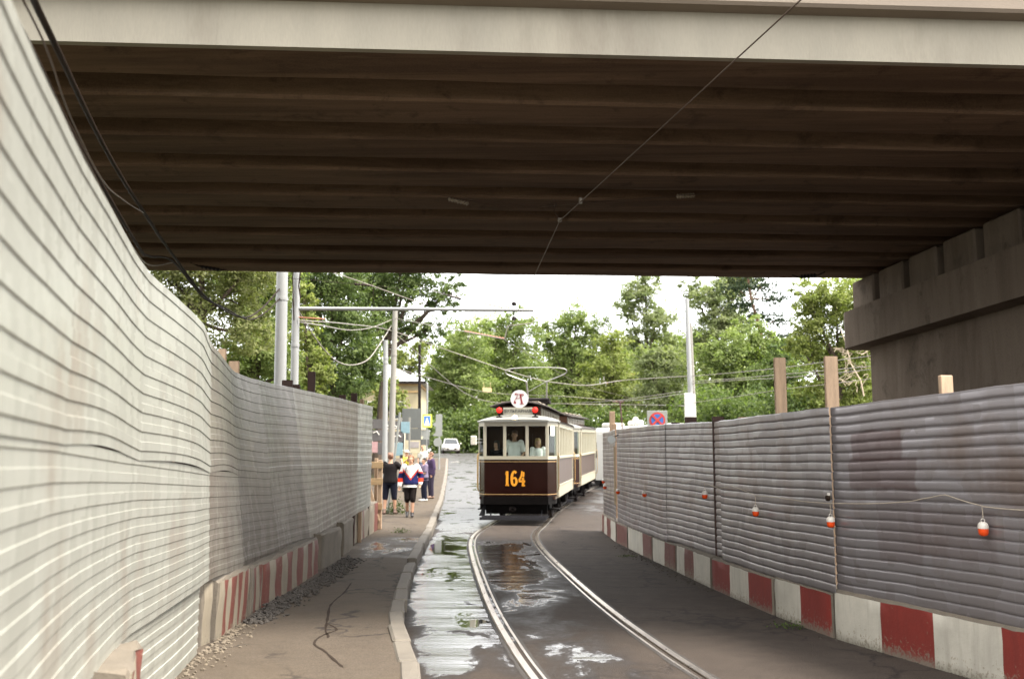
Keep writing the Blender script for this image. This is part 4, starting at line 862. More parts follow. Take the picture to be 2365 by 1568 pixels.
def tram(loc, rz, rx, label, lead):
    T = empty('tram_car', loc, rz=rz, rx=rx, label=label, cat='tram')
    Lg = 8.3; v0, v1 = 1.18, Lg-1.18
    def plan(end, o=0):                       # vestibule outline, o = outward offset
        p = [(-HW-o,.44-o*.3),(-.88-o*.5,-o),(.88+o*.5,-o),(HW+o,.44-o*.3)]
        return p if end == 0 else [(x, Lg-y) for x, y in p]
    def shell(m, pts, z0, z1, th=.035, mi=0):
        for (xa, ya), (xb, yb) in zip(pts, pts[1:]):
            d = Vector((xb-xa, yb-ya, 0)); n_ = Vector((d.y, -d.x, 0)).normalized(); c = Vector(((xa+xb)/2, (ya+yb)/2, 0)); n_ = n_ if n_.dot(c-Vector((0,Lg/2,0))) > 0 else -n_
            m.prism([(xa, ya, z0), (xb, yb, z0), (xb, yb, z1), (xa, ya, z1)], -n_*th, mi)
    for end in (0, 1):
        m = MB(); shell(m, plan(end), .90, 1.76); pan = m.build('front_panel' if end == 0 else 'rear_panel', maroon, T)
        m = MB(); shell(m, plan(end, .008), 1.70, 1.712, .01); shell(m, plan(end, .008), .945, .957, .01); m.build('gilt_line', gilt, pan)
        m = MB(); shell(m, plan(end, .018), 1.755, 1.85, .06); m.build('window_sill', cream, T)
        m = MB(); shell(m, plan(end, .012), 2.77, 2.94, .05); m.build('window_header', cream, T)
        pl = plan(end); ps = [pl[0], pl[1], (-.316, pl[1][1]), (.317, pl[1][1]), pl[2], pl[3]]
        for i, (x, y) in enumerate(ps): m = MB(); m.box((x*.985, y+(.02 if end == 0 else -.02), 2.31), (.085,.07,.93), b=.01); m.build('window_post', cream, T)
        for (xa, ya), (xb, yb) in zip(ps, ps[1:]):
            m = MB(); m.prism([(xa,ya,1.84),(xb,yb,1.84),(xb,yb,2.78),(xa,ya,2.78)], (0,.006 if end == 0 else -.006,0)); w_ = m.build('window_pane', pane_m, T)
        # hood over the platform
        m = MB(); rows = []
        ring = plan(end, .09); yb = v0 if end == 0 else v1
        xs = [-1,-.8,-.6,-.4,-.2,0,.2,.4,.6,.8,1]
        for q in (0,.12,.3,.6,1):
            r = []
            for x in xs:
                X = x*(HW+.06); ye = lerp_tab([(-1.3,.44),(-1.15,.40),(-.92,-.09),(.92,-.09),(1.15,.40),(1.3,.44)], X) if end == 0 else Lg-lerp_tab([(-1.3,.44),(-1.15,.40),(-.92,-.09),(.92,-.09),(1.15,.40),(1.3,.44)], X)
                Y_ = ye+(yb-ye)*q; z = 2.945+.17*(1-abs(x)**2.4)*min(1, (.25+q*1.1))+.03*min(1, q*6); r.append((X, Y_, z))
            rows.append(r)
        m.grid(rows); m.grid([[(a, b_, 2.925) for a, b_, c in r] for r in rows]); m.grid([rows[0], [(a, b_, 2.925) for a, b_, c in rows[0]]]); m.grid([[r[0] for r in rows], [(r[0][0], r[0][1], 2.925) for r in rows]]); m.grid([[r[-1] for r in rows], [(r[-1][0], r[-1][1], 2.925) for r in rows]])
        m.build('platform_roof', roof_g, T, smooth=True)
        # bulkhead with door opening
        yb = v0 if end == 0 else v1; m = MB()
        m.box((-.72,yb,1.85), (.72,.05,2.05)); m.box((.72,yb,1.85), (.72,.05,2.05)); m.box((0,yb,2.72), (.72,.05,.32)); m.build('bulkhead', oak_d, T)
        m = MB(); m.box((.0,yb+.03,1.55), (.70,.04,1.4)); m.box((-.30,yb+.03,2.4), (.08,.04,.4)); m.box((.28,yb+.03,2.4), (.12,.04,.4)); m.build('saloon_door', oak_d, T)
        # grab rails and steps at the doorways
        for s in (-1,1):
            yd = (.47 if end == 0 else Lg-.47); m = MB(); m.tube([(s*(HW+.02),yd,1.0),(s*(HW+.06),yd,1.1),(s*(HW+.06),yd,1.85),(s*(HW+.02),yd,1.95)], .014, 6); m.build('grab_rail', M('brass', (.5,.34,.14), .3, metal=.8), T)
            m = MB(); ym = (.47+v0)/2 if end == 0 else Lg-(.47+v0)/2; m.box((s*.98,ym,.42), (.34,.62,.04)); m.box((s*.86,ym,.62), (.06,.62,.4)); m.build('step', black_iron, T)
            m = MB(); m.box((s*(HW-.03), yd+(.02 if end == 0 else -.02), 1.85), (.05,.03,2.1)); m.box((s*(HW-.03), (v0-.05 if end == 0 else v1+.05), 1.85), (.06,.07,2.1)); m.box((s*(HW-.02), ym, 2.86), (.05,.64,.16)); m.build('door_frame', cream, T)
            if s == -1: m = MB(); m.box((-HW+.03, ym, 1.85), (.04,.66,2.05)); m.build('closed_door', oak_d, T)
    m = MB(); m.box((0,Lg/2,.84), (2.12,Lg-.5,.10)); m.build('floor', oak_d, T)
    m = MB(); m.box((0,Lg/2,2.90), (2.05,Lg-.6,.03)); m.build('ceiling', M('tram_ceiling', (.5,.45,.33), .5), T)
    # saloon sides
    nw = 9
    for s in (-1,1):
        m = MB(); m.box((s*(HW-.02),Lg/2,1.47), (.045,v1-v0,.70)); sp_ = m.build('side_panel', side_brown, T)
        m = MB(); m.box((s*(HW+.005),Lg/2,.965), (.03,v1-v0,.30), b=.005); m.build('side_skirt', cream, T)
        m = MB(); m.box((s*(HW+.012),Lg/2,1.805), (.05,v1-v0,.075), b=.008); m.box((s*(HW+.012),Lg/2,1.125), (.045,v1-v0,.03)); m.build('belt_rail', cream, T)
        m = MB(); m.box((s*(HW+.005),Lg/2,2.85), (.05,v1-v0,.18)); m.build('window_header', cream, T)
        for k in range(nw+1):
            y = v0+(v1-v0)*k/nw; m = MB(); m.box((s*HW,y,2.31), (.055,.16 if k in (0,nw) else .075,.96), b=.006); m.build('window_post', cream, T)
        for k in range(nw):
            ya, yb = v0+(v1-v0)*k/nw+.05, v0+(v1-v0)*(k+1)/nw-.05; m = MB(); m.box((s*(HW-.02),(ya+yb)/2,2.31), (.006,yb-ya,.94)); w_ = m.build('window_pane', side_pane, T)
            m = MB(); m.box((s*(HW-.035),(ya+yb)/2,2.62), (.03,yb-ya,.05)); m.build('curtain', M('ochre_curtain', (.45,.33,.14), .9, var=.2), w_)
        m = MB(); m.box((s*.74,Lg/2,1.25), (.5,v1-v0-.5,.06)); m.box((s*.97,Lg/2,1.5), (.05,v1-v0-.5,.5)); m.build('bench', oak, T)
    # lower roof, clerestory, upper roof
    m = MB(); rows = [[(x*(HW+.08), y, 2.945+.15*(1-abs(x)**2.2)) for x in (-1,-.85,-.7,-.5,0,.5,.7,.85,1)] for y in (v0-.02, v1+.02)]; m.grid(rows); m.grid([[(a,b_,2.925) for a,b_,c in r] for r in rows])
    for q in (0,-1): m.grid([[r[q] for r in rows], [(r[q][0], r[q][1], 2.925) for r in rows]])
    m.build('lower_roof', dark_roof if not lead else dark_roof, T)
    m = MB(); m.box((0,Lg/2,3.20), (1.24,Lg-1.5,.34)); cl = m.build('clerestory', oak_d, T)
    for s in (-1,1):
        for k in range(11): m = MB(); m.box((s*.625, 1.1+(Lg-2.2)*k/10, 3.2), (.02,.38,.2)); m.build('clerestory_window', M('dusty_glass', (.16,.13,.10), .3), cl)
    m = MB(); rows = []
    for y in (.62,.66,Lg-.66,Lg-.62): rows.append([(x*.82, y, 3.375+.15*(1-abs(x)**2)+(.0 if y in (.66,Lg-.66) else -.02)) for x in (-1,-.75,-.5,-.25,0,.25,.5,.75,1)])
    m.grid(rows); m.grid([[(a,b_,c-.035) for a,b_,c in r] for r in rows])
    for q in (0,-1): m.grid([[r[q] for r in rows], [(r[q][0], r[q][1], r[q][2]-.035) for r in rows]])
    for q in (0,-1): m.grid([rows[q], [(a,b_,c-.035) for a,b_,c in rows[q]]])
    m.build('upper_roof', dark_roof, T, smooth=True)
    for s in (-1,1):
        m = MB()
        for k in range(5): m.box((s*.45, 1.4+k*1.35, 3.50), (.18,.9,.03)); m.tube([(s*.45, 1.0+k*1.35, 3.42),(s*.45, 1.0+k*1.35, 3.5)], .015, 5)
        m.build('roof_walkway', M('grey_plank', (.30,.26,.21), .8, var=.3), T)
    # running gear
    m = MB(); m.box((0,Lg/2,.70), (1.5,Lg-1.6,.16)); m.box((.72,Lg/2,.52), (.06,4.6,.14)); m.box((-.72,Lg/2,.52), (.06,4.6,.14)); m.build('truck_frame', black_iron, T)
    for y in (Lg/2-1.5, Lg/2+1.5):
        for s in (-1,1):
            m = MB(); m.lathe([(.0,-.06),(.40,-.06),(.43,-.05),(.43,-.03),(.39,-.02),(.39,.06),(.30,.06),(.30,.03),(.12,.03),(.12,.08),(.0,.08)], (s*.73,y,.40), 22, axis=(s,0,0)); w_ = m.build('wheel', dark_iron, T, smooth=True)
            m = MB(); m.box((s*.90,y,.42), (.16,.24,.24), b=.03); m.build('axle_box', black_iron, w_)
            m = MB()
            for q in range(4): m.box((s*.92,y,.60+q*.035), (.08,.95-q*.16,.025))
            m.build('leaf_spring', black_iron, w_)
        m = MB(); m.tube([(-.75,y,.4),(.75,y,.4)], .06, 8); m.build('axle', black_iron, T)
    for s in (-1,1):
        m = MB(); m.box((s*1.0,Lg/2,.74), (.05,5.8,.14)); m.tube([(s*1.0,Lg/2-2.2,.70),(s*1.0,Lg/2-1.2,.32),(s*1.0,Lg/2+1.2,.32),(s*1.0,Lg/2+2.2,.70)], .025, 6); m.build('truss_rod', black_iron, T)
    # apron, buffer beam, lifeguard
    for end in (0,1):
        q = lambda y: y if end == 0 else Lg-y
        m = MB(); m.prism([(-1.06,q(.40),.63),(-.90,q(-.06),.63),(.90,q(-.06),.63),(1.06,q(.40),.63),(1.06,q(.9),.63),(-1.06,q(.9),.63)], (0,0,.275)); m.build('buffer_beam', black_iron, T)
        m = MB(); m.box((0,q(.16),.47), (1.72,.08,.36), b=.01); m.box((-.93,q(.12),.55), (.16,.1,.2)); m.build('apron', black_iron, T)
        m = MB(); m.lathe([(.075,0),(.10,.02),(.10,.10),(.07,.12),(.045,.12),(.045,.03)], (-.10,q(.1),.46), 16, axis=(0,-1 if end == 0 else 1,0)); m.build('coupler', dark_iron, T, smooth=True)
        if end == 0:
            m = MB(); m.prism([(-.96,-.36,.13),(.86,-.36,.13),(.92,-.02,.22),(-.92,-.02,.22)], (0,0,.028)); m.prism([(-.96,-.36,.13),(.86,-.36,.13),(.86,-.33,.21),(-.96,-.33,.21)], (0,-.025,0)); m.prism([(-.92,0,.22),(-1.02,-.1,.24),(-.90,.05,.62)], (.05,.03,0)); m.tube([(-.7,-.1,.18),(-.7,.2,.5)], .02, 5); m.tube([(.7,-.1,.18),(.7,.2,.5)], .02, 5)
            m.build('lifeguard', M('lifeguard_iron', (.012,.012,.015), .5, spec=.1), T)
    if lead:
        for s, x in ((-1,-.485),(1,.525)):
            m = MB(); m.lathe([(.03,.16),(.06,.13),(.09,.05),(.095,0)], (x,.16,3.23), 16, axis=(0,1,0)); m.tube([(x,.2,3.15),(x,.2,3.02)], .03, 6); m.box((x,.2,3.035), (.16,.16,.07), b=.01); l_ = m.build('marker_lamp', dark_iron, T, smooth=True)
            m = MB(); m.lathe([(.080,0),(.076,.018),(.05,.032),(.01,.038)], (x,.16,3.23), 16, axis=(0,-1,0)); m.build('lamp_lens', lampR, l_, smooth=True)
        m = MB(); m.lathe([(.03,.10),(.06,.06),(.08,0)], (-.02,-.03,3.01), 14, axis=(0,1,0)); m.tube([(-.02,.0,2.95),(-.02,.0,2.84)], .018, 6); h_ = m.build('headlamp', cream, T, smooth=True)
        m = MB(); m.lathe([(.072,0),(.06,.02),(.02,.032)], (-.02,-.03,3.01), 14, axis=(0,-1,0)); m.build('lamp_lens', head_l, h_, smooth=True)
        m = MB(); m.box((.03,.26,3.205), (.83,.03,.20), b=.006); rb = m.build('route_board', board_w, T)
        text_mesh('БУЛЬВАРНАЯ', .115, ink, 'route_lettering', rb, (.03,.242,3.205), offset=.002)
        m = MB(); disc(m, .25, .30, .02, .07, 3.55, 36); m.tube([(.07,.32,3.3),(.07,.32,3.1)], .02, 6); dd = m.build('route_disc', disc_w, T)
        m = MB(); X, Z = .07, 3.55; k = .25/310; q = lambda x, y: (X+(x-1065)*k, Z-(y-565)*k)
        stroke(m, [q(1100,395), q(1125,560), q(1160,740)], [.052,.042,.055], .278); stroke(m, [q(1080,738), q(1220,740)], .018, .278, sm=0)
        stroke(m, [q(915,420), q(935,385), q(1050,395), q(1190,415), q(1222,405)], [.02,.022,.012,.03,.022], .276); stroke(m, [q(1215,400), q(1200,450), q(1160,470)], [.03,.012,.008], .278)
        stroke(m, [q(930,400), q(965,440), q(995,440)], [.014,.010,.008], .278); stroke(m, [q(1010,420), q(975,520), q(905,620), q(895,680)], [.012,.014,.016,.03], .274); stroke(m, [q(1095,510), q(1040,540), q(965,555)], [.012,.014,.012], .278); disc(m, .034, .278, .006, *q(912,690), 16)
        m.build('route_letter', letter_red, dd)
        # number 164
        m = MB(); z0, h = 1.145, .34; y = -.012
        def n_(pts, w, x0, **k2): stroke(m, [(x0+a*h, z0+b_*h) for a, b_ in pts], [w_*h for w_ in w] if isinstance(w, (list,tuple)) else w*h, y, .008, **k2)
        n_([(.14,.0),(.14,1.0)], .2, -.29, sm=0); n_([(.0,.05),(.30,.05)], .10, -.29, sm=0); n_([(.10,.92),(.02,.78)], [.16,.10], -.29, sm=0)
        n_([(.44,.88),(.33,.97),(.20,.93),(.10,.70),(.08,.42),(.12,.16),(.27,.05),(.42,.15),(.46,.32),(.40,.50),(.27,.55),(.14,.46)], [.18,.14,.16,.2,.2,.18,.14,.18,.2,.16,.12,.10], -.14)
        n_([(.28,1.0),(.20,.66),(.02,.38)], [.12,.12,.14], .08, sm=3); n_([(.0,.32),(.52,.32)], .13, .08, sm=0); n_([(.34,.56),(.36,.0)], .19, .08, sm=0); n_([(.24,.04),(.50,.02)], .10, .08, sm=0); n_([(.42,.95),(.36,.62)], [.10,.16], .08, sm=0)
        m.build('car_number', num_m, T)
        m = MB(); m.box((-1.17,-.06,2.33), (.17,.05,.29), b=.03); mr = m.build('mirror', M('mirror_cream', (.75,.74,.66), .4), T); m = MB(); m.tube([(-1.1,-.04,2.38),(-.93,.05,2.36)], .012, 5); m.tube([(-1.1,-.04,2.26),(-.93,.05,2.28)], .012, 5); m.build('mirror_arm', steel_pole, mr)
        m = MB(); m.box((1.0,.20,2.62), (.20,.012,.30), rz=1.12); m.build('paper_notice', disc_w, T)
        m = MB(); m.tube([(-1.0,.30,1.02),(-1.09,.22,1.05),(-1.09,.22,1.9),(-1.0,.30,1.95)], .014, 6); m.build('grab_rail', M('brass', (.5,.34,.14), .3), T)
        # bow collector
        m = MB(); yb = 4.7; X0 = len(m.v); m.box((0,yb,3.62), (.86,.5,.04)); m.tube([(-.38,yb,3.74),(.38,yb,3.74)], .06, 8); m.tube([(-.38,yb+.6,3.7),(.38,yb+.6,3.7)], .03, 6)
        for s in (-1,1): m.box((s*.38,yb,3.66), (.07,.5,.10)); m.tube([(s*.3,yb-.2,3.6),(s*.3,yb-.2,3.48)], .02, 5); m.tube([(s*.3,yb+.2,3.6),(s*.3,yb+.2,3.48)], .02, 5)
        m.v = [(x+.14, y_, z) for x, y_, z in m.v]; bs = m.build('collector_base', dark_iron, T)
        m = MB()
        for s in (-1,1): m.tube([(s*.30,yb,3.75),(s*.33,yb-.25,4.32)], .026, 8)
        m.tube([(-.31,yb-.1,3.98),(.33,yb-.25,4.32)], .010, 5)
        m.tube(cr([(-.33,yb-.25,4.32),(-.62,yb-.3,4.42),(-.92,yb-.38,4.54),(-.99,yb-.45,4.62),(-.90,yb-.5,4.70),(-.5,yb-.5,4.74),(0,yb-.5,4.75),(.5,yb-.5,4.74),(.90,yb-.5,4.70),(.99,yb-.45,4.62),(.92,yb-.38,4.54),(.62,yb-.3,4.42),(.33,yb-.25,4.32)], 4), .017, 6)
        m.v = [(x+.14, y_, z) for x, y_, z in m.v]; m.build('collector_bow', M('bow_metal', (.42,.42,.42), .4, metal=.5), bs, smooth=True)
    zt = [(-1,-1),(.0,.0),(.2,.19),(.9,.735),(1.76,1.755),(1.85,1.845),(2.77,2.67),(2.94,2.80),(3.1,2.985),(9,8.885)]
    for o in T.children_recursive:
        if o.name.split('.')[0] in ('wheel','axle','axle_box','leaf_spring','truck_frame','truss_rod'): continue
        if o.name.startswith('route_lettering'): o.location.z -= .115; continue
        if o.data.users > 1: continue
        for v_ in o.data.vertices: v_.co.z = lerp_tab(zt, v_.co.z)
    return T
hd1 = math.atan2(1.04, 8.3); T1 = tram((.11,27.75,gz(27.9)+.012), -hd1, math.atan(.0165), 'leading maroon and cream tram car numbered 164 with red roof lamps and A disc', True)
hd2 = math.radians(9.6); T2 = tram((1.33,36.75,gz(36.8)+.012), -hd2, math.atan(.03), 'plain second tram car coupled behind the lit leading car', False)
m = MB(); A = T1.matrix_basis @ Vector((0,8.2,.45)); B_ = T2.matrix_basis @ Vector((0,.1,.45)); m.tube([A, B_], .05, 8); tag(m.build('coupling_bar', black_iron), 'black coupling bar between the two old tram cars', 'coupling')

# white tram standing behind the grimy fence
wt = M('white_tram_paint', (.5,.5,.485), .35, var=.04); c0 = P(1372,985,50); c1 = P(1545,978,44); Y0 = 47
ang = math.atan2(c1.y-c0.y, c1.x-c0.x); W = empty('white_tram', ((c0.x+c1.x)/2+.4, 47, gz(47)), rz=ang, label='modern white tram behind the fence, only its roof line and lamps in view', cat='tram')
ln = (c1-c0).length+.9; ht = P(1460,984,47).z-gz(47)
m = MB(); rows = []
for x in (-ln/2,-ln/2+.15,ln/2-.15,ln/2):
    k = .0 if abs(x) < ln/2-.01 else .12; rows.append([(x, y*(1.2-k), z) for y, z in ((-1,.35),(-1.0,ht-.42),(-.97,ht-.2-k*.3),(-.85,ht-.06-k*.4),(-.4,ht-k*.5),(.4,ht-k*.5),(.85,ht-.06-k*.4),(.97,ht-.2-k*.3),(1,ht-.42),(1,.35))])
m.grid(rows); m.add(rows[0], [tuple(range(10))]); m.add(rows[-1], [tuple(range(10))]); m.build('body', wt, W, smooth=True)
for i in range(3):
    m = MB(); m.box((-ln/2+.9+i*(ln-1.8)/2,-1.205,ht-1.1), ((ln-2)/2.5,.02,.75), b=.01); m.build('window', M('tinted_window', (.03,.04,.05), .1), W)
for i in (-1,1):
    m = MB(); m.lathe([(.0,-.08),(.33,-.08),(.35,.0),(.30,.05),(.0,.05)], (i*ln*.28,-.95,.36), 16, axis=(0,-1,0)); m.build('wheel', dark_iron, W, smooth=True)
m = MB(); q = P(1448,972,46.4); Lp = W.matrix_basis.inverted() @ q; m.lathe([(.03,-.26),(.05,-.2),(.14,-.1),(.16,0),(.12,.11),(.02,.16)], (Lp.x,-.3,ht+.26), 14); m.build('roof_globe', M('globe_white', (.85,.85,.82), .25), W, smooth=True)
for dx in (-.42,.42): m = MB(); m.lathe([(.05,-.2),(.13,-.1),(.14,.05),(.08,.16)], (Lp.x+dx,-.3,ht+.12), 12, axis=(1 if dx > 0 else -1,0,0)); m.build('roof_lamp', M('globe_white', (.85,.85,.82), .25), W, smooth=True)
m = MB(); m.box((Lp.x-2.2,-.2,ht+.1), (.75,.9,.22), b=.06); m.build('roof_box', wt, W)
Y = 33; b0 = P(1437,985,Y); m = MB(); t0 = P(1432,928,Y); m.tube([(b0.x, Y, gz(Y)), (b0.x, Y, b0.z), (t0.x, Y, t0.z)], .025, 6); m.tube([(t0.x-.25, Y, t0.z), (t0.x+.12, Y, t0.z)], .02, 5); tag(m.build('iron_rod', M('dark_red_iron', (.06,.015,.015), .6)), 'thin dark red rod sticking up behind the fence by the white tram', 'rod')

# ------------------------------------------------------------------ people
skin_m = M('skin', (.56,.33,.23), .55, var=.08, bmp=0); skin_t = M('skin_tan', (.46,.26,.17), .55, var=.08, bmp=0)
def cloth(name, c, var=.15): return M('cloth_'+name, c, .85, var=var, scale=9, bmp=.2, bscale=120, spec=.08)
def ell(m, c, r, n=14, k=9):
    c = Vector(c); prof = [(math.sin(math.pi*i/k), -math.cos(math.pi*i/k)) for i in range(k+1)]; vs = []
    for s, z in prof:
        for j in range(n): w = 2*math.pi*j/n; vs.append(c+Vector((max(s,.02)*r[0]*math.cos(w), max(s,.02)*r[1]*math.sin(w), z*r[2])))
    m.add(vs, [(i*n+j, i*n+(j+1) % n, (i+1)*n+(j+1) % n, (i+1)*n+j) for i in range(k) for j in range(n)]+[tuple(range(n-1,-1,-1)), tuple(k*n+j for j in range(n))])
def limb(m, pts, rs, n=10): 
    m.tube(pts, rs, n)
    for p, r in zip(pts, rs): ell(m, p, (r,r,r), 10, 6)
def loft(m, rings, n=16):                                   # rings: (centre, rx, ry)
    vs = [Vector(c)+Vector((rx*math.cos(2*math.pi*j/n), ry*math.sin(2*math.pi*j/n), 0)) for c, rx, ry in rings for j in range(n)]
    k = len(rings)-1; m.add(vs, [(i*n+j, i*n+(j+1) % n, (i+1)*n+(j+1) % n, (i+1)*n+j) for i in range(k) for j in range(n)]+[tuple(range(n-1,-1,-1)), tuple(k*n+j for j in range(n))])
def fuse(m, name, mats, parent, vox, fmat=None, sm=3):
    o = m.build(name, mats, None); r = o.modifiers.new('r', 'REMESH'); r.mode = 'VOXEL'; r.voxel_size = vox; r.use_smooth_shade = True
    s = o.modifiers.new('s', 'SMOOTH'); s.iterations = sm; s.factor = .5
    me = bpy.data.meshes.new_from_object(o.evaluated_get(bpy.context.evaluated_depsgraph_get())); bpy.data.objects.remove(o)
    me.name = name; me.materials.clear()
    for q in (mats if isinstance(mats, list) else [mats]): me.materials.append(q)
    if fmat: me.polygons.foreach_set('material_index', [fmat(p.center) for p in me.polygons])
    me.polygons.foreach_set('use_smooth', [True]*len(me.polygons))
    o = bpy.data.objects.new(name, me); col.objects.link(o); o.parent = parent; return o
BASE = dict(pel=(0,0,.95), spi=(0,0,1.15), che=(0,.0,1.33), nek=(0,.0,1.46), hed=(0,-.015,1.60),
  shL=(.17,0,1.40), elL=(.22,.02,1.13), wrL=(.24,-.05,.90), shR=(-.17,0,1.40), elR=(-.22,.02,1.13), wrR=(-.24,-.05,.90),
  hiL=(.09,0,.92), knL=(.10,-.01,.50), anL=(.10,.02,.09), hiR=(-.09,0,.92), knR=(-.10,-.01,.50), anR=(-.10,.02,.09))
def person(loc, rz, label, H=1.70, pose={}, top=None, sleeve='short', bottom=None, leg='short', shoe=None, hair=None, hairlen=0, skin=skin_m, w=1., topz=.90, topfun=None, topr=.02, toes=(0,0), name='person', group=None):
    root = empty(name, loc, rz=rz, label=label, cat='person', group=group); s = H/1.72; root.scale = (s*1.0, s, s)
    J_ = {k: Vector(v) for k, v in BASE.items()}; J_.update({k: Vector(v) for k, v in pose.items()})
    def torso(m, e=0., z0=None, flare=0):
        p, sp_, c, nk = J_['pel'], J_['spi'], J_['che'], J_['nek']
        rings = [(p+Vector((0,0,-.09)), .13*w+e+flare, .10*w+e+flare), (p, .165*w+e+flare, .118*w+e+flare), (p.lerp(sp_,.55), .145*w+e+flare*.6, .108*w+e+flare*.5), (sp_, .142*w+e, .105*w+e), (c, .165*w+e, .118+e), (c+Vector((0,0,.07)), .15*w+e, .10+e), (nk+Vector((0,.0,-.03)), .085+e*.5, .07+e*.5)]
        if z0 is not None: rings = [r for r in rings if r[0].z > z0]; rings.insert(0, (Vector((p.x, p.y, z0)), (.165*w+e)+flare, .118*w+e+flare))
        loft(m, rings)
    m = MB(); torso(m); loft(m, [(J_['nek']+Vector((0,0,-.05)), .065,.062), (J_['nek']+Vector((0,-.004,.04)), .054,.056), (J_['hed']+Vector((0,.0,-.04)), .05,.055)])
    h = J_['hed']; ell(m, h+Vector((0,.008,.022)), (.076,.096,.098)); ell(m, h+Vector((0,-.022,-.045)), (.058,.068,.068))     # skull, jaw
    ell(m, h+Vector((0,-.096,-.012)), (.013,.018,.022), 8, 5); ell(m, h+Vector((0,-.082,.018)), (.052,.014,.012), 8, 5); ell(m, h+Vector((0,-.086,-.055)), (.024,.010,.009), 8, 5)
    for q in (-1,1): ell(m, h+Vector((q*.077,.008,-.006)), (.012,.022,.032), 8, 5)
    for q in 'LR':
        limb(m, [J_['sh'+q], J_['el'+q], J_['wr'+q]], [.056*w,.044,.028]); limb(m, [J_['hi'+q], J_['kn'+q], J_['an'+q]], [.088*w,.058,.040])
        limb(m, [J_['kn'+q].lerp(J_['an'+q],.15)+Vector((0,.012,0)), J_['kn'+q].lerp(J_['an'+q],.6)], [.056,.045], 8)
        d = (J_['wr'+q]-J_['el'+q]).normalized(); side = d.cross(Vector((0,1,.3))).normalized(); nn = d.cross(side); pc = J_['wr'+q]+d*.05
        ell(m, pc, (.034,.034,.034), 8, 6); limb(m, [J_['wr'+q], pc+d*.035], [.026,.032], 8)
        for f, ln_ in ((-1.5,.058),(-.5,.072),(.5,.07),(1.5,.052)):
            b_ = pc+d*.035+side*f*.018; limb(m, [b_, b_+d*ln_*.55+nn*.008, b_+d*ln_*.9+nn*.03], [.0105,.0098,.0085], 6)
        tb = J_['wr'+q]+d*.025+nn*.02; limb(m, [tb, tb+nn*.028+d*.03, tb+nn*.032+d*.06], [.013,.012,.010], 6)
        a = J_['an'+q]; ti = toes[0 if q == 'L' else 1]; fw = Vector((.02 if q == 'L' else -.02, -math.cos(ti), math.sin(ti))); limb(m, [a+Vector((0,.035,-.05)), a+fw*.06+Vector((0,0,-.045)), a+fw*.16+Vector((0,0,-.062))], [.040,.040,.028], 8)
    body = fuse(m, 'body', skin, root, .0105)
    # eyes
    m = MB()
    for q in (-1,1): ell(m, h+Vector((q*.030,-.086,.004)), (.011,.006,.006), 8, 5)
    m.build('eyes', M('eye_dark', (.03,.02,.018), .3), root, smooth=2)
    if hair:
        m = MB(); ell(m, h+Vector((0,.024,.038)), (.087,.098,.098), 14, 9)
        if hairlen:
            loft(m, [(h+Vector((0,.055,-.03-hairlen)), .075,.04), (h+Vector((0,.05,-.03)), .088,.062), (h+Vector((0,.03,.04)), .088,.09)])
            for q in (-1,1): ell(m, h+Vector((q*.078,.02,-.01-hairlen*.4)), (.022,.05,.06+hairlen*.5), 8, 6)
        rng = random.Random(5)
        for _ in range(26 if hairlen else 10):
            t, f = rng.uniform(0, 6.28), rng.uniform(.35,1.4); ell(m, h+Vector((.078*math.cos(t)*math.sin(f), .03+.09*math.sin(t)*math.sin(f), .045+.088*math.cos(f))), (.026,.026,.022), 7, 5)
        fuse(m, 'hair', hair, root, .012, sm=1)
    if top:
        m = MB(); torso(m, topr, topz, .02 if topfun else .008)
        for q in 'LR':
            if sleeve == 'short': e_ = J_['sh'+q].lerp(J_['el'+q], .78); limb(m, [J_['sh'+q], e_], [.072*w+topr*.4, .066+topr*.3])
            else: limb(m, [J_['sh'+q], J_['el'+q], J_['wr'+q]], [.070*w+topr*.5,.062+topr*.6,.046+topr*.5])
        fuse(m, 'top', top, root, .013, topfun)
    if bottom:
        m = MB(); loft(m, [(J_['pel']+Vector((0,0,-.13)), .15*w,.115*w), (J_['pel'], .178*w,.130*w), (J_['pel']+Vector((0,0,.08)), .165*w,.122*w)])
        for q in 'LR':
            k = J_['kn'+q]
            if leg == 'short': e_ = J_['hi'+q].lerp(k, .86); limb(m, [J_['hi'+q], J_['hi'+q].lerp(k,.5), e_], [.105*w,.100*w,.094*w])
            elif leg == 'knee': e_ = k.lerp(J_['an'+q], .12); limb(m, [J_['hi'+q], k, e_], [.105*w,.085,.08])
            else: limb(m, [J_['hi'+q], k, J_['an'+q]+Vector((0,0,.02))], [.108*w,.084,.068])
        fuse(m, 'shorts' if leg != 'long' else 'trousers', bottom, root, .013)
    if shoe:
        for i, q in enumerate('LR'):
            m = MB(); a = J_['an'+q]; ti = toes[i]; fw = Vector((.02 if q == 'L' else -.02, -math.cos(ti), math.sin(ti)))
            limb(m, [a+Vector((0,.04,-.04)), a+fw*.06+Vector((0,0,-.038)), a+fw*.175+Vector((0,0,-.055))], [.054,.052,.038], 8); limb(m, [a+Vector((0,.02,-.03)), a+Vector((0,.01,.03))], [.055,.055], 8)
            fuse(m, 'shoe', shoe, root, .012)
    return root
hair_b = M('hair_brown', (.10,.05,.028), .6, var=.3, bmp=.3); hair_d = M('hair_dark', (.025,.018,.015), .6, var=.3, bmp=.3); hair_r = M('hair_auburn', (.20,.09,.04), .6, var=.35, bmp=.3); hair_y = M('hair_blond', (.55,.38,.17), .6, var=.3, bmp=.3); hair_s = M('hair_short_brown', (.22,.11,.07), .7, var=.2)
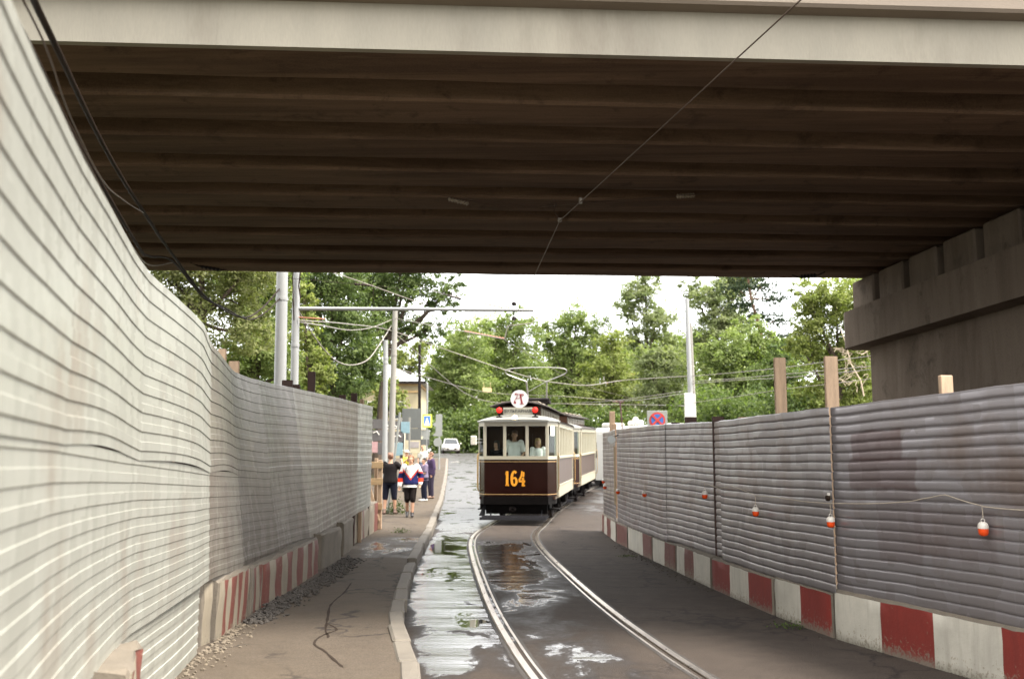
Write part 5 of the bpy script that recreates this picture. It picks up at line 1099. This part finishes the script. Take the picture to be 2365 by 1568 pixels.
# man photographing, seen from behind
g1 = G(900,1187,.15)
pm = person(g1, math.pi-.12, 'person in black T-shirt and dark shorts seen from behind, raising a phone', H=1.78, pose=dict(elR=(-.36,-.12,1.24), wrR=(-.27,-.26,1.48), elL=(.22,-.10,1.17), wrL=(.08,-.27,1.40), hiL=(.10,0,.92), knL=(.13,.02,.50), anL=(.15,.05,.09), hiR=(-.10,0,.92), knR=(-.12,-.01,.50), anR=(-.15,-.03,.09)),
  top=cloth('black', (.016,.014,.016)), bottom=cloth('navy_dark', (.014,.016,.030)), leg='knee', hair=hair_s, w=1.14, topz=.88, topr=.03, shoe=M('sandal', (.16,.10,.08), .7))
m = MB(); m.box(Vector((-.25,-.30,1.60)), (.08,.02,.16), b=.008); ph = m.build('phone', M('phone_black', (.02,.02,.022), .3), None); ph.matrix_world = pm.matrix_basis.copy(); tag(ph, 'black phone held up by the person in the black T-shirt', 'phone')
# woman in hockey jersey walking
jw, jr, jn = cloth('jersey_white', (.82,.82,.85), .06), cloth('jersey_red', (.75,.06,.025), .08), cloth('jersey_navy', (.018,.022,.10), .15)
def jersey(c):
    x, z = abs(c.x), c.z
    if x > .215:
        if z > 1.27: return 0
        if z > 1.23: return 1
        if z > 1.09: return 2
        if z > .975: return 1
        return 0
    v = 1.03+x*1.25
    if z < .90: return 0
    if z > v+.055: return 0
    if z > v: return 1
    return 2
g2 = G(947,1194,.15)
jp = person(g2, .12, 'person walking in a white, red and navy jersey with black shorts and a shoulder strap', H=1.72, pose=dict(elL=(.30,.05,1.14), wrL=(.27,-.10,.93), elR=(-.27,.04,1.13), wrR=(-.30,-.03,.88), knL=(.07,-.10,.52), anL=(.05,-.10,.10), knR=(-.09,-.03,.52), anR=(-.08,.20,.16), hiL=(.09,0,.92)),
  top=[jw, jr, jn], topfun=jersey, sleeve='long', bottom=cloth('black2', (.018,.014,.014)), leg='knee', hair=hair_r, hairlen=.02, shoe=M('shoe_black', (.02,.014,.015), .5), w=1.06, topz=.83, topr=.04, toes=(0,-.5))
m = MB(); m.tube([(.02,.13,1.42),(-.10,.0,1.47),(-.13,-.165,1.36),(-.175,-.17,1.1),(-.19,-.14,.9)], .012, 6); m.build('shoulder_strap', rubber, jp)
# couple further back
g3 = G(979,1157,.15)
person(g3, -1.05, 'person in a lilac blouse and dark trousers beside a person in purple', H=1.58, pose=dict(elL=(.20,-.06,1.12), wrL=(.10,-.22,1.0)), top=cloth('lilac', (.20,.17,.26)), bottom=cloth('navy', (.015,.018,.035)), leg='long', hair=hair_d, hairlen=0, shoe=cloth('white_shoe', (.75,.75,.74), .04), w=1.12, topz=.82, topr=.03)
g4 = G(989,1153,.15)+Vector((.05,.5,0)); g4.z = gz(g4.y)+.15
person(g4, -1.15, 'taller person in a dark purple jacket and trousers facing the road', H=1.76, pose=dict(elL=(.22,.04,1.13), wrL=(.20,-.02,.90), elR=(-.22,.04,1.13), wrR=(-.20,-.04,.90)), top=cloth('purple', (.065,.045,.10)), sleeve='long', bottom=cloth('purple_dark', (.04,.035,.06)), leg='long', hair=hair_s, shoe=M('shoe_tan', (.25,.16,.12), .6), w=1.1, topz=.84, topr=.03)
# two people far behind, near the signs
g5 = G(938,1135,.15); capm = cloth('cap_white', (.7,.7,.7), .05)
p5_ = person(g5, .5, 'person in a white cap and yellow top holding a camera behind the walkers', H=1.72, pose=dict(elL=(.22,-.12,1.20), wrL=(.06,-.24,1.36), elR=(-.22,-.12,1.20), wrR=(-.06,-.24,1.36)), top=cloth('yellow', (.55,.48,.06)), bottom=cloth('dark_green', (.04,.05,.03)), leg='long', hair=hair_d, shoe=rubber)
m = MB(); ell(m, (0,.01,1.67), (.10,.11,.075)); m.box((0,-.13,1.655), (.15,.12,.015), b=.005); m.build('cap', capm, p5_, smooth=True)
g6 = G(976,1110,.15)
person(g6, .2, 'person in white shirt and light jeans far along the pavement by the lamp post', H=1.72, top=cloth('white_shirt', (.66,.67,.66), .05), bottom=cloth('jeans', (.20,.27,.38)), leg='long', hair=M('hair_orange', (.42,.16,.06), .6), shoe=rubber)
# on the tram
def onboard(lx, ly, rz, lz=.745): q = T1.matrix_basis @ Vector((lx, ly, lz)); return q
person(onboard(-.10,.50,0), -hd1, 'tram driver in a white short sleeved shirt behind the middle window', H=1.80, pose=dict(elL=(.27,-.04,1.14), wrL=(.20,-.22,1.02), elR=(-.27,-.04,1.14), wrR=(-.20,-.22,1.02)), top=cloth('driver_white', (.95,.95,.98), .05), bottom=cloth('black', (.016,.014,.016)), leg='long', hair=hair_b, shoe=rubber, w=1.12, skin=skin_t)
person(onboard(.56,.52,0), -hd1+.2, 'blond person in a white top behind the right front window of the tram', H=1.58, pose=dict(elR=(-.22,-.1,1.12), wrR=(-.12,-.24,.98)), top=cloth('top_white', (.95,.95,.98), .05), bottom=cloth('navy', (.015,.018,.035)), leg='long', hair=hair_y, hairlen=.10, shoe=rubber)
person(onboard(-.62,.56,0), -hd1-.5, 'dark haired person in black behind the left front window of the tram', H=1.52, top=cloth('black', (.016,.014,.016)), bottom=cloth('black', (.016,.014,.016)), leg='long', hair=hair_d, hairlen=.12, shoe=rubber)
person(onboard(.92,7.60,0), -hd1-1.1, 'person leaning out of the rear doorway of the leading tram car', H=1.70, pose=dict(hed=(.0,-.08,1.58), elL=(.30,-.16,1.18), wrL=(.30,-.20,.95), elR=(-.2,-.2,1.15), wrR=(-.15,-.3,.98)), top=cloth('rust', (.22,.05,.04)), bottom=cloth('black', (.016,.014,.016)), leg='long', hair=hair_b, shoe=rubber, skin=skin_t)

# ------------------------------------------------------------------ car on the cross street
c = P(1043,1047,96); z0 = gz(96)
car = empty('parked_car', (c.x, 96, z0), rz=.12, label='small white hatchback car facing us on the cross street', cat='car')
cw = M('car_white', (.55,.55,.55), .25, var=.02, bmp=0); dglass = M('car_glass', (.02,.025,.03), .06, bmp=0); lampm = M('car_lamp', (.85,.87,.88), .1, bmp=0)
secs = [(0,.62,.45,.62),(.10,.76,.28,.72),(.55,.83,.24,.80),(1.05,.85,.24,.90),(1.2,.85,.24,.93),(2.9,.85,.24,.96),(3.6,.82,.26,.94),(3.85,.70,.34,.86)]
m = MB(); rows = [[(-w_*.9,y,zb),(-w_,y,(zb+zt)/2),(-w_*.95,y,zt-.04),(-w_*.8,y,zt),(w_*.8,y,zt),(w_*.95,y,zt-.04),(w_,y,(zb+zt)/2),(w_*.9,y,zb),(-w_*.9,y,zb)] for y, w_, zb, zt in secs]; m.grid(rows); m.add(rows[0][:-1], [tuple(range(8))]); m.add(rows[-1][:-1], [tuple(range(8))]); m.build('body', cw, car, smooth=True)
cab = [(1.05,.74,.90),(1.75,.60,1.44),(2.1,.585,1.48),(3.2,.58,1.46),(3.75,.66,.98)]
m = MB(); rows = [[(-.76,y if i not in (1,2,3) else y,.90),(-w_,y,z-.03 if 0 < i < 4 else z),(-w_*.9,y,z),(w_*.9,y,z),(w_,y,z-.03 if 0 < i < 4 else z),(.76,y,.90)] for i, (y, w_, z) in enumerate(cab)]; m.grid(rows); m.build('cabin', cw, car, smooth=True)
m = MB(); m.prism([(-.66,1.08,.95),(.66,1.08,.95),(.545,1.70,1.40),(-.545,1.70,1.40)], (0,-.012,.012)); m.build('windscreen', dglass, car)
for s in (-1,1):
    m = MB(); m.prism([(s*.755,1.25,.96),(s*.755,3.5,.98),(s*.63,3.1,1.40),(s*.63,1.80,1.40)], (s*.012,0,.006)); m.build('side_window', dglass, car)
    m = MB(); m.box((s*.60,.05,.64), (.30,.12,.15), b=.04); m.build('headlight', lampm, car)
    m = MB(); m.box((s*.95,1.35,.98), (.16,.10,.12), b=.03); m.build('wing_mirror', cw, car)
    for y in (.72, 3.1):
        m = MB(); m.lathe([(0,-.09),(.27,-.09),(.30,-.06),(.30,.06),(.27,.09),(0,.09)], (s*.75,y,.30), 18, axis=(s,0,0)); wh = m.build('wheel', rubber, car, smooth=True); m = MB(); m.lathe([(0,0),(.18,0),(.19,.02),(0,.03)], (s*.83,y,.30), 14, axis=(s,0,0)); m.build('rim', steel_pole, wh)
m = MB(); m.box((0,.02,.42), (.9,.1,.14), b=.02); m.build('grille', dark_iron, car); m = MB(); m.box((0,-.04,.45), (.50,.02,.10)); m.build('number_plate', disc_w, car)

# ------------------------------------------------------------------ house, far blocks
Y = 84; c = P(910,884,Y); z0 = gz(Y); ex = P(984,884,Y).x; wx = P(967,884,Y).x; lx = wx-9.6
house = empty('house', ((lx+wx)/2, Y+4, z0), label='pale yellow two storey house with grey hipped roof behind the boards', cat='house'); o0 = Vector(house.location)
wallm = M('yellow_plaster', (.42,.37,.25), .85, var=.08, scale=1.5, bmp=.1); hw = (wx-lx)/2; eh = c.z-z0
m = MB(); m.box((0,0,eh/2), (hw*2,8,eh)); m.build('wall', wallm, house); m = MB(); m.box((0,0,eh-.12), (hw*2+.25,8.25,.24)); m.box((0,-4.05,eh-.75), (hw*2+.06,.12,.16)); m.build('cornice', M('house_trim', (.6,.42,.22), .8), house)
m = MB(); rx, ry, rh = hw+.65, 4.65, 2.2; vs = [(-rx,-ry,eh),(rx,-ry,eh),(rx,ry,eh),(-rx,ry,eh),(-rx+4.2,0,eh+rh),(rx-4.2,0,eh+rh)]; m.add(vs, [(0,1,5,4),(1,2,5),(2,3,4,5),(3,0,4),(3,2,1,0)]); rf_ = m.build('roof', M('roof_sheet_grey', (.33,.36,.38), .45, var=.1, stretch=(4,1,1)), house)
m = MB()
for k in range(14): x = -rx+.4+k*(2*rx-.8)/13; f = min(1, (x+rx)/4.2, (rx-x)/4.2); m.tube([(x,-ry,eh+.03),(x,-ry+ry*f,eh+.03+rh*f)], .02, 4)
m.build('roof_seam', M('roof_sheet_grey', (.33,.36,.38), .45), rf_); m = MB(); m.box((-1.2,.6,eh+1.9), (.6,.6,1.6), b=.02); m.build('chimney', M('brick_red', (.36,.14,.08), .85), rf_)
m = MB(); m.box((0,-ry,eh-.02), (2*rx,.14,.22)); m.build('gutter', dark_iron, rf_)
for i, x in enumerate((-3.4,-1.2,1.0,3.2)):
    for z in (1.4,4.0):
        m = MB(); m.box((x,-4.03,z), (1.05,.10,1.55)); w_ = m.build('window', M('house_trim_white', (.75,.74,.68), .6), house); m = MB(); m.box((x-.24,-4.09,z), (.40,.03,1.35)); m.box((x+.24,-4.09,z), (.40,.03,1.35)); m.build('pane', dglass, w_)
def tower(px0, px1, pyt, Y, wall, label, floors, bays, dome=False, band=None):
    a, b_ = P(px0, pyt, Y), P(px1, pyt, Y); z0 = gz(Y); wd = b_.x-a.x; h = a.z-z0; root = empty('apartment_block', ((a.x+b_.x)/2, Y+8, z0-1), label=label, cat='building')
    m = MB(); m.box((0,0,h/2), (wd,16,h)); m.build('wall', wall, root)
    if dome:
        m = MB(); m.prism([(wd/2*math.cos(math.pi*q/12)*.6, -7, h+wd*.22*math.sin(math.pi*q/12)) for q in range(13)], (0,14,0)); m.build('curved_roof', wall, root)
    else: m = MB(); m.box((0,0,h+.3), (wd+.6,16.6,.6)); m.build('roof', concrete, root)
    for fl in range(floors):
        for bb in range(bays):
            x = -wd/2+wd*(bb+.5)/bays; z = h*(.35+.6*(fl+.5)/floors); m = MB(); m.box((x,-8.02,z), (wd/bays*.55,.12,h*.6/floors*.6)); m.build('window', dglass if not dome else M('pale_window', (.55,.58,.62), .2), root)
        if band: m = MB(); z = h*(.35+.6*fl/floors); m.box((0,-8.03,z), (wd*1.001,.1,h*.6/floors*.25)); m.build('floor_band', band, root)
    return root
tower(1073, 1160, 668, 420, M('far_white_wall', (.82,.83,.86), .8, var=.03), 'far white apartment tower with a curved roof above the trees', 5, 8, True)
tower(1400, 1478, 800, 230, M('far_pale_wall', (.78,.74,.70), .8, var=.05), 'pale apartment block with orange floor bands glimpsed through the trees', 7, 5, band=M('orange_band', (.62,.28,.13), .8))
tower(1690, 1760, 850, 210, M('far_cream_wall', (.76,.74,.68), .8, var=.05), 'cream apartment block mostly hidden by the right hand trees', 6, 4)

# ------------------------------------------------------------------ trees
bark = M('bark', (.075,.055,.04), .95, var=.35, scale=4, stretch=(4,4,.6), bmp=.6, bscale=12)
lm_y = leaf_mat('leaf_yellow_green', (.22,.30,.07), (.44,.52,.18), .5); lm_m = leaf_mat('leaf_mid_green', (.18,.275,.08), (.40,.51,.19), .5)
lm_d = leaf_mat('leaf_dark_green', (.075,.13,.04), (.22,.31,.10), .45); lm_o = leaf_mat('leaf_olive', (.21,.265,.10), (.44,.49,.22), .5); lm_p = leaf_mat('pine_needle', (.025,.05,.022), (.06,.10,.045), .2); lm_g = leaf_mat('leaf_pale_green', (.22,.30,.13), (.42,.50,.26), .5)
def tree(label, Y, tx, clumps, n, leaf, mat, trunk_r=.2, sub=.33, dens=.5, droop=.25, name='tree', lean=None, ground_px=None, group=None, shell=.55):
    n = int(n*1.9); leaf *= .72
    k = PX(Y); b_ = P(tx, 1000, Y); base = Vector((b_.x, Y, gz(Y)-.05)); root = empty(name, base, label=label, cat='tree', group=group)
    rg = np.random.RandomState(abs(hash(label)) % 99991 if False else sum(map(ord, label)) % 9973)
    C = []
    for px, py, rx, ry in clumps:
        c = P(px, py, Y)-base; C.append((np.array((c.x, rg.uniform(-.35,.35)*rx*k, c.z)), np.array((rx*k, rx*k*.85, ry*k))))
    vol = np.array([c[1].prod()**.8 for c in C]); vol /= vol.sum(); cen, nrm, siz, tin = [], [], [], []
    for (c, r), f in zip(C, vol):
        ns = max(6, int(n*f/34)); d = rg.normal(size=(ns,3)); d /= np.linalg.norm(d, axis=1, keepdims=True)
        rad = shell+(1-shell)*rg.rand(ns)**.6; rad = np.where(rg.rand(ns) < .22, rg.rand(ns)*.7, rad); sc = c+d*rad[:, None]*r*(1+.16*rg.normal(size=(ns,1)))
        sr = sub*r.mean()*rg.uniform(.5,1.15,ns); st_ = np.clip(rg.normal(.45,.22,ns), 0, 1)
        for i in range(ns):
            q = int(34*rg.uniform(.5,1.5)); o_ = rg.normal(size=(q,3))*.42*sr[i]*np.array((1,1,.7)); cen.append(sc[i]+o_)
            nn = rg.normal(size=(q,3))*.75+o_/(sr[i]+1e-6)*.6+d[i]*.35+np.array((.25,-.25,.8)); nrm.append(nn); siz.append(leaf*rg.uniform(.6,1.25,q)); tin.append(np.clip(st_[i]+rg.normal(0,.2,q), 0, 1))
    cr_ = leaves('crown', np.concatenate(cen), np.concatenate(nrm), np.concatenate(siz), np.concatenate(tin), mat, root)
    m = MB(); top = max(C, key=lambda q: q[0][2]); hub = np.mean([c[0] for c in C], axis=0); lo = min(c[0][2]-c[1][2]*.6 for c in C); lo = max(lo, .8)
    fork = Vector((hub[0]*.5, 0, lo)) if lean is None else (P(*lean, Y)-base)
    m.tube(cr([(0,0,0), fork*.5+Vector((.05,0,0)), fork, Vector((top[0][0]*.8, top[0][1]*.8, top[0][2]))], 4), [trunk_r*(1-.8*i/12) for i in range(13)], 9)
    for c, r in C:
        e = Vector(c); s_ = fork.lerp(Vector(top[0]), .35*rg.rand()); mid_ = s_.lerp(e, .5)+Vector((0,0,-.1*r[2])); m.tube(cr([s_, mid_, e], 3), [trunk_r*.42*(1-.75*i/6) for i in range(7)], 6)
        for _ in range(4):
            dd = Vector(rg.normal(size=3)); dd.normalize(); m.tube([e.lerp(s_,.35), e+Vector((dd.x*r[0], dd.y*r[1], dd.z*r[2]))*.7], [trunk_r*.14, trunk_r*.04], 5)
    m.build('trunk', bark, root, smooth=True); return root
tree('broad olive green tree directly behind the pale fence bend', 34, 470, [(400,640,95,90),(470,560,120,110),(430,740,90,80),(520,660,95,85),(350,560,110,120),(560,760,75,70),(600,600,90,80)], 22000, .085, lm_o, .22)
tree('bright green bushy tree beside the thick white pole', 38, 590, [(560,620,85,80),(620,700,70,80),(600,800,80,75),(540,840,70,60),(640,600,80,90),(660,860,50,50),(500,900,70,50)], 19000, .09, lm_m, .2)
tree('yellow green young tree between the slim white pole and the dark tree', 33, 712, [(705,770,34,60),(720,840,42,50),(700,690,30,50),(735,880,36,40)], 3600, .085, lm_y, .08)
tree('dark dense tree behind the looping pale cable', 46, 800, [(770,650,85,75),(800,760,80,80),(780,880,75,70),(720,720,60,80),(850,840,45,50),(760,960,70,50),(700,620,70,60)], 20000, .10, lm_d, .28)
tree('loose leafed tree with sky gaps and a leaning dark trunk', 52, 866, [(880,640,80,55),(960,660,85,50),(1020,690,55,40),(900,740,85,50),(990,760,60,36),(850,690,60,60),(950,600,100,60),(1050,650,35,25),(820,640,60,50)], 13000, .115, lm_d, .32, sub=.30, shell=.2, lean=(888,850))
tree('young bushy tree in front of the yellow house', 62, 890, [(885,915,34,34),(915,930,26,28),(870,945,30,26),(905,890,22,22),(930,950,18,18)], 4200, .11, lm_y, .08)
tree('pale green poplar mass behind the grey roofed house', 112, 935, [(920,830,55,55),(960,800,45,60),(890,880,50,45),(900,930,55,45)], 5200, .24, lm_y, .3)
tree('rounded light green tree above the white hatchback', 118, 1060, [(1040,850,62,55),(1080,800,60,55),(1020,920,58,50),(1090,890,62,60),(1060,770,42,35),(1010,860,38,60)], 12000, .23, lm_m, .4)
tree('light green tree rising behind the tram roof disc', 124, 1170, [(1160,790,66,58),(1200,760,58,50),(1130,860,60,56),(1210,860,66,60),(1170,920,70,50),(1130,760,45,35)], 13000, .24, lm_m, .4)
tree('tall rounded light tree behind the tram bow', 130, 1300, [(1300,780,62,60),(1340,740,58,50),(1270,850,66,60),(1350,830,66,64),(1310,910,74,56),(1380,780,45,50),(1260,780,40,40)], 14000, .25, lm_m, .45)
tree('light tree leaning towards the far pale blocks', 120, 1415, [(1400,850,55,60),(1440,900,60,55),(1380,920,58,46),(1420,800,40,40)], 8000, .24, lm_y, .4)
tree('tall airy tree standing against the white sky', 128, 1495, [(1480,680,56,46),(1515,735,62,48),(1450,715,40,34),(1540,800,52,48),(1470,780,50,40),(1490,640,40,34),(1560,860,50,50)], 10500, .25, lm_g, .4, shell=.25)
tree('hazy pale tree left of the grey wrapped pole', 105, 1535, [(1540,850,62,54),(1510,910,60,52),(1560,930,56,46),(1500,830,44,40)], 8000, .22, lm_g, .4)
tree('airy light tree top right of the grey wrapped pole', 100, 1660, [(1640,690,56,46),(1690,660,56,42),(1660,750,60,52),(1620,790,52,48),(1700,740,50,46),(1605,670,34,50),(1720,640,50,40)], 12000, .21, lm_g, .4, shell=.25)
tree('mid green rounded tree above the low wires', 68, 1690, [(1690,830,62,56),(1740,780,52,46),(1650,890,58,50),(1720,890,66,54),(1770,840,46,50),(1640,820,44,44)], 13500, .145, lm_m, .3)
# pine
Y = 82; k = PX(Y); b_ = P(1770,1000,Y); pine = empty('pine_tree', (b_.x, Y, gz(Y)-.05), label='dark pine with a bare reddish trunk near the pier', cat='tree'); base = Vector(pine.location)
m = MB(); tp = [P(1772,960,Y)-base, P(1768,850,Y)-base, P(1755,760,Y)-base, P(1735,690,Y)-base, P(1722,600,Y)-base]; m.tube(cr([Vector((0,0,0))]+tp, 3), [.26*(1-.75*i/15) for i in range(16)], 8)
cs = []; rg = np.random.RandomState(4); cen, nrm, siz, tin = [], [], [], []
for i, (px, py, rx, ry) in enumerate([(1700,665,38,14),(1760,660,42,16),(1715,705,30,12),(1790,690,44,12),(1745,730,26,12),(1790,740,40,16),(1810,790,40,24),(1780,830,40,26),(1820,850,38,30),(1740,630,60,18),(1700,625,40,16),(1790,790,30,20),(1850,800,30,24)]):
    c = P(px, py, Y)-base; t_ = min(tp, key=lambda q: abs(q.z-c.z+.4)); m.tube([t_, c], [.06,.02], 5)
    q = 420; o_ = rg.normal(size=(q,3))*np.array((rx*k*.5, rx*k*.4, ry*k*.5)); o_ = np.round(o_/.5)*.5+rg.normal(size=(q,3))*.13
    cen.append(np.array(c)+o_); nrm.append(rg.normal(size=(q,3))); siz.append(rg.uniform(.08,.17,q)); tin.append(rg.rand(q))
leaves('crown', np.concatenate(cen), np.concatenate(nrm), np.concatenate(siz), np.concatenate(tin), lm_p, pine); m.build('trunk', M('pine_bark', (.20,.11,.07), .9, var=.3, scale=5), pine, smooth=True)
tree('dark leafy tree behind the two tall timber posts', 56, 1790, [(1790,880,56,54),(1760,940,60,46),(1830,900,50,54),(1850,960,60,40),(1800,820,36,34)], 8200, .12, lm_d, .25)
tree('yellow tipped green tree beside the concrete pier', 46, 1930, [(1930,700,75,60),(1980,780,62,64),(1880,760,56,56),(1930,840,66,62),(1900,920,62,52),(1980,900,52,56),(2010,680,60,60),(1860,690,46,46),(1850,800,44,44)], 21000, .10, lm_y, .25)
tree('deep green tree wedged between the pier and the yellow tipped tree', 52, 2000, [(1990,680,60,50),(2040,740,50,60),(1960,960,50,40),(2000,860,56,60)], 6500, .11, lm_m, .22)
# bare tangled twigs beside the pier
Y = 40; root = empty('dead_branches', P(1990,925,Y), label='pale bare tangled branches hanging beside the concrete pier', cat='branches'); o0 = Vector(root.location); rg = random.Random(3); m = MB()
m.tube([P(q[0], q[1], Y)-o0 for q in ((1940,755),(1955,800),(1965,840),(1988,880),(1995,915))], [.012,.02,.025,.03,.03], 5)
for i in range(20):
    a = P(rg.uniform(1935,2000), rg.uniform(800,890), Y+rg.uniform(-.8,.8))-o0; pts = [a]
    for _ in range(5): pts.append(pts[-1]+Vector((rg.uniform(-.22,.28), rg.uniform(-.1,.1), rg.uniform(-.26,.14))))
    m.tube(cr(pts, 2), .011, 4)
m.build('twigs', M('pale_twig', (.45,.38,.28), .8)  , root)
# undergrowth masses
def mass(label, px0, px1, py0, py1, Y, n, leaf, mat, depth=4):
    rg = np.random.RandomState(len(label)); nb = 60; bx = rg.uniform(px0, px1, nb); by = rg.uniform(py0, py1, nb); cen = []
    for x, y in zip(bx, by):
        c = P(x, y, Y+rg.uniform(-depth, depth)); c.z = max(c.z, gz(c.y)+.2); q = n//nb; r = 26*PX(Y); cen.append(np.array(c)+rg.normal(size=(q,3))*np.array((r,r,r*.6))*.7)
    cen = np.concatenate(cen); cen[:,2] = np.maximum(cen[:,2], 0.05+np.array([gz(v) for v in cen[:,1]])); N = len(cen)
    return tag(leaves('undergrowth', cen, rg.normal(size=(N,3))+np.array((0,-.3,.6)), leaf*rg.uniform(.6,1.2,N), rg.rand(N), mat), label, 'shrubs', kind='stuff')
mass('dark shrubs under the far trees along the cross street', 1000, 1600, 950, 1030, 116, 16000, .24, lm_d, 5)
mass('leafy shrubs behind the grimy fence', 1560, 2030, 910, 985, 50, 14000, .115, lm_d, 4)
mass('shrubs behind the pale fence', 340, 860, 800, 1010, 50, 16000, .12, lm_d, 5)
mass('far wooded slope behind all the trees', 300, 2060, 890, 990, 170, 22000, .42, lm_d, 14)
mass('deep shade shrubs behind the white hatchback', 985, 1260, 965, 1046, 113, 15000, .22, lm_d, 3)
mass('dense far foliage closing the gaps behind the central trees', 990, 1480, 800, 960, 150, 26000, .30, lm_m, 10)
mass('dense far foliage closing the gaps behind the trees near the pier', 1480, 2040, 780, 950, 130, 24000, .27, lm_m, 10)
mass('dense foliage behind the poles beside the pale fence', 380, 900, 640, 900, 70, 22000, .16, lm_d, 6)
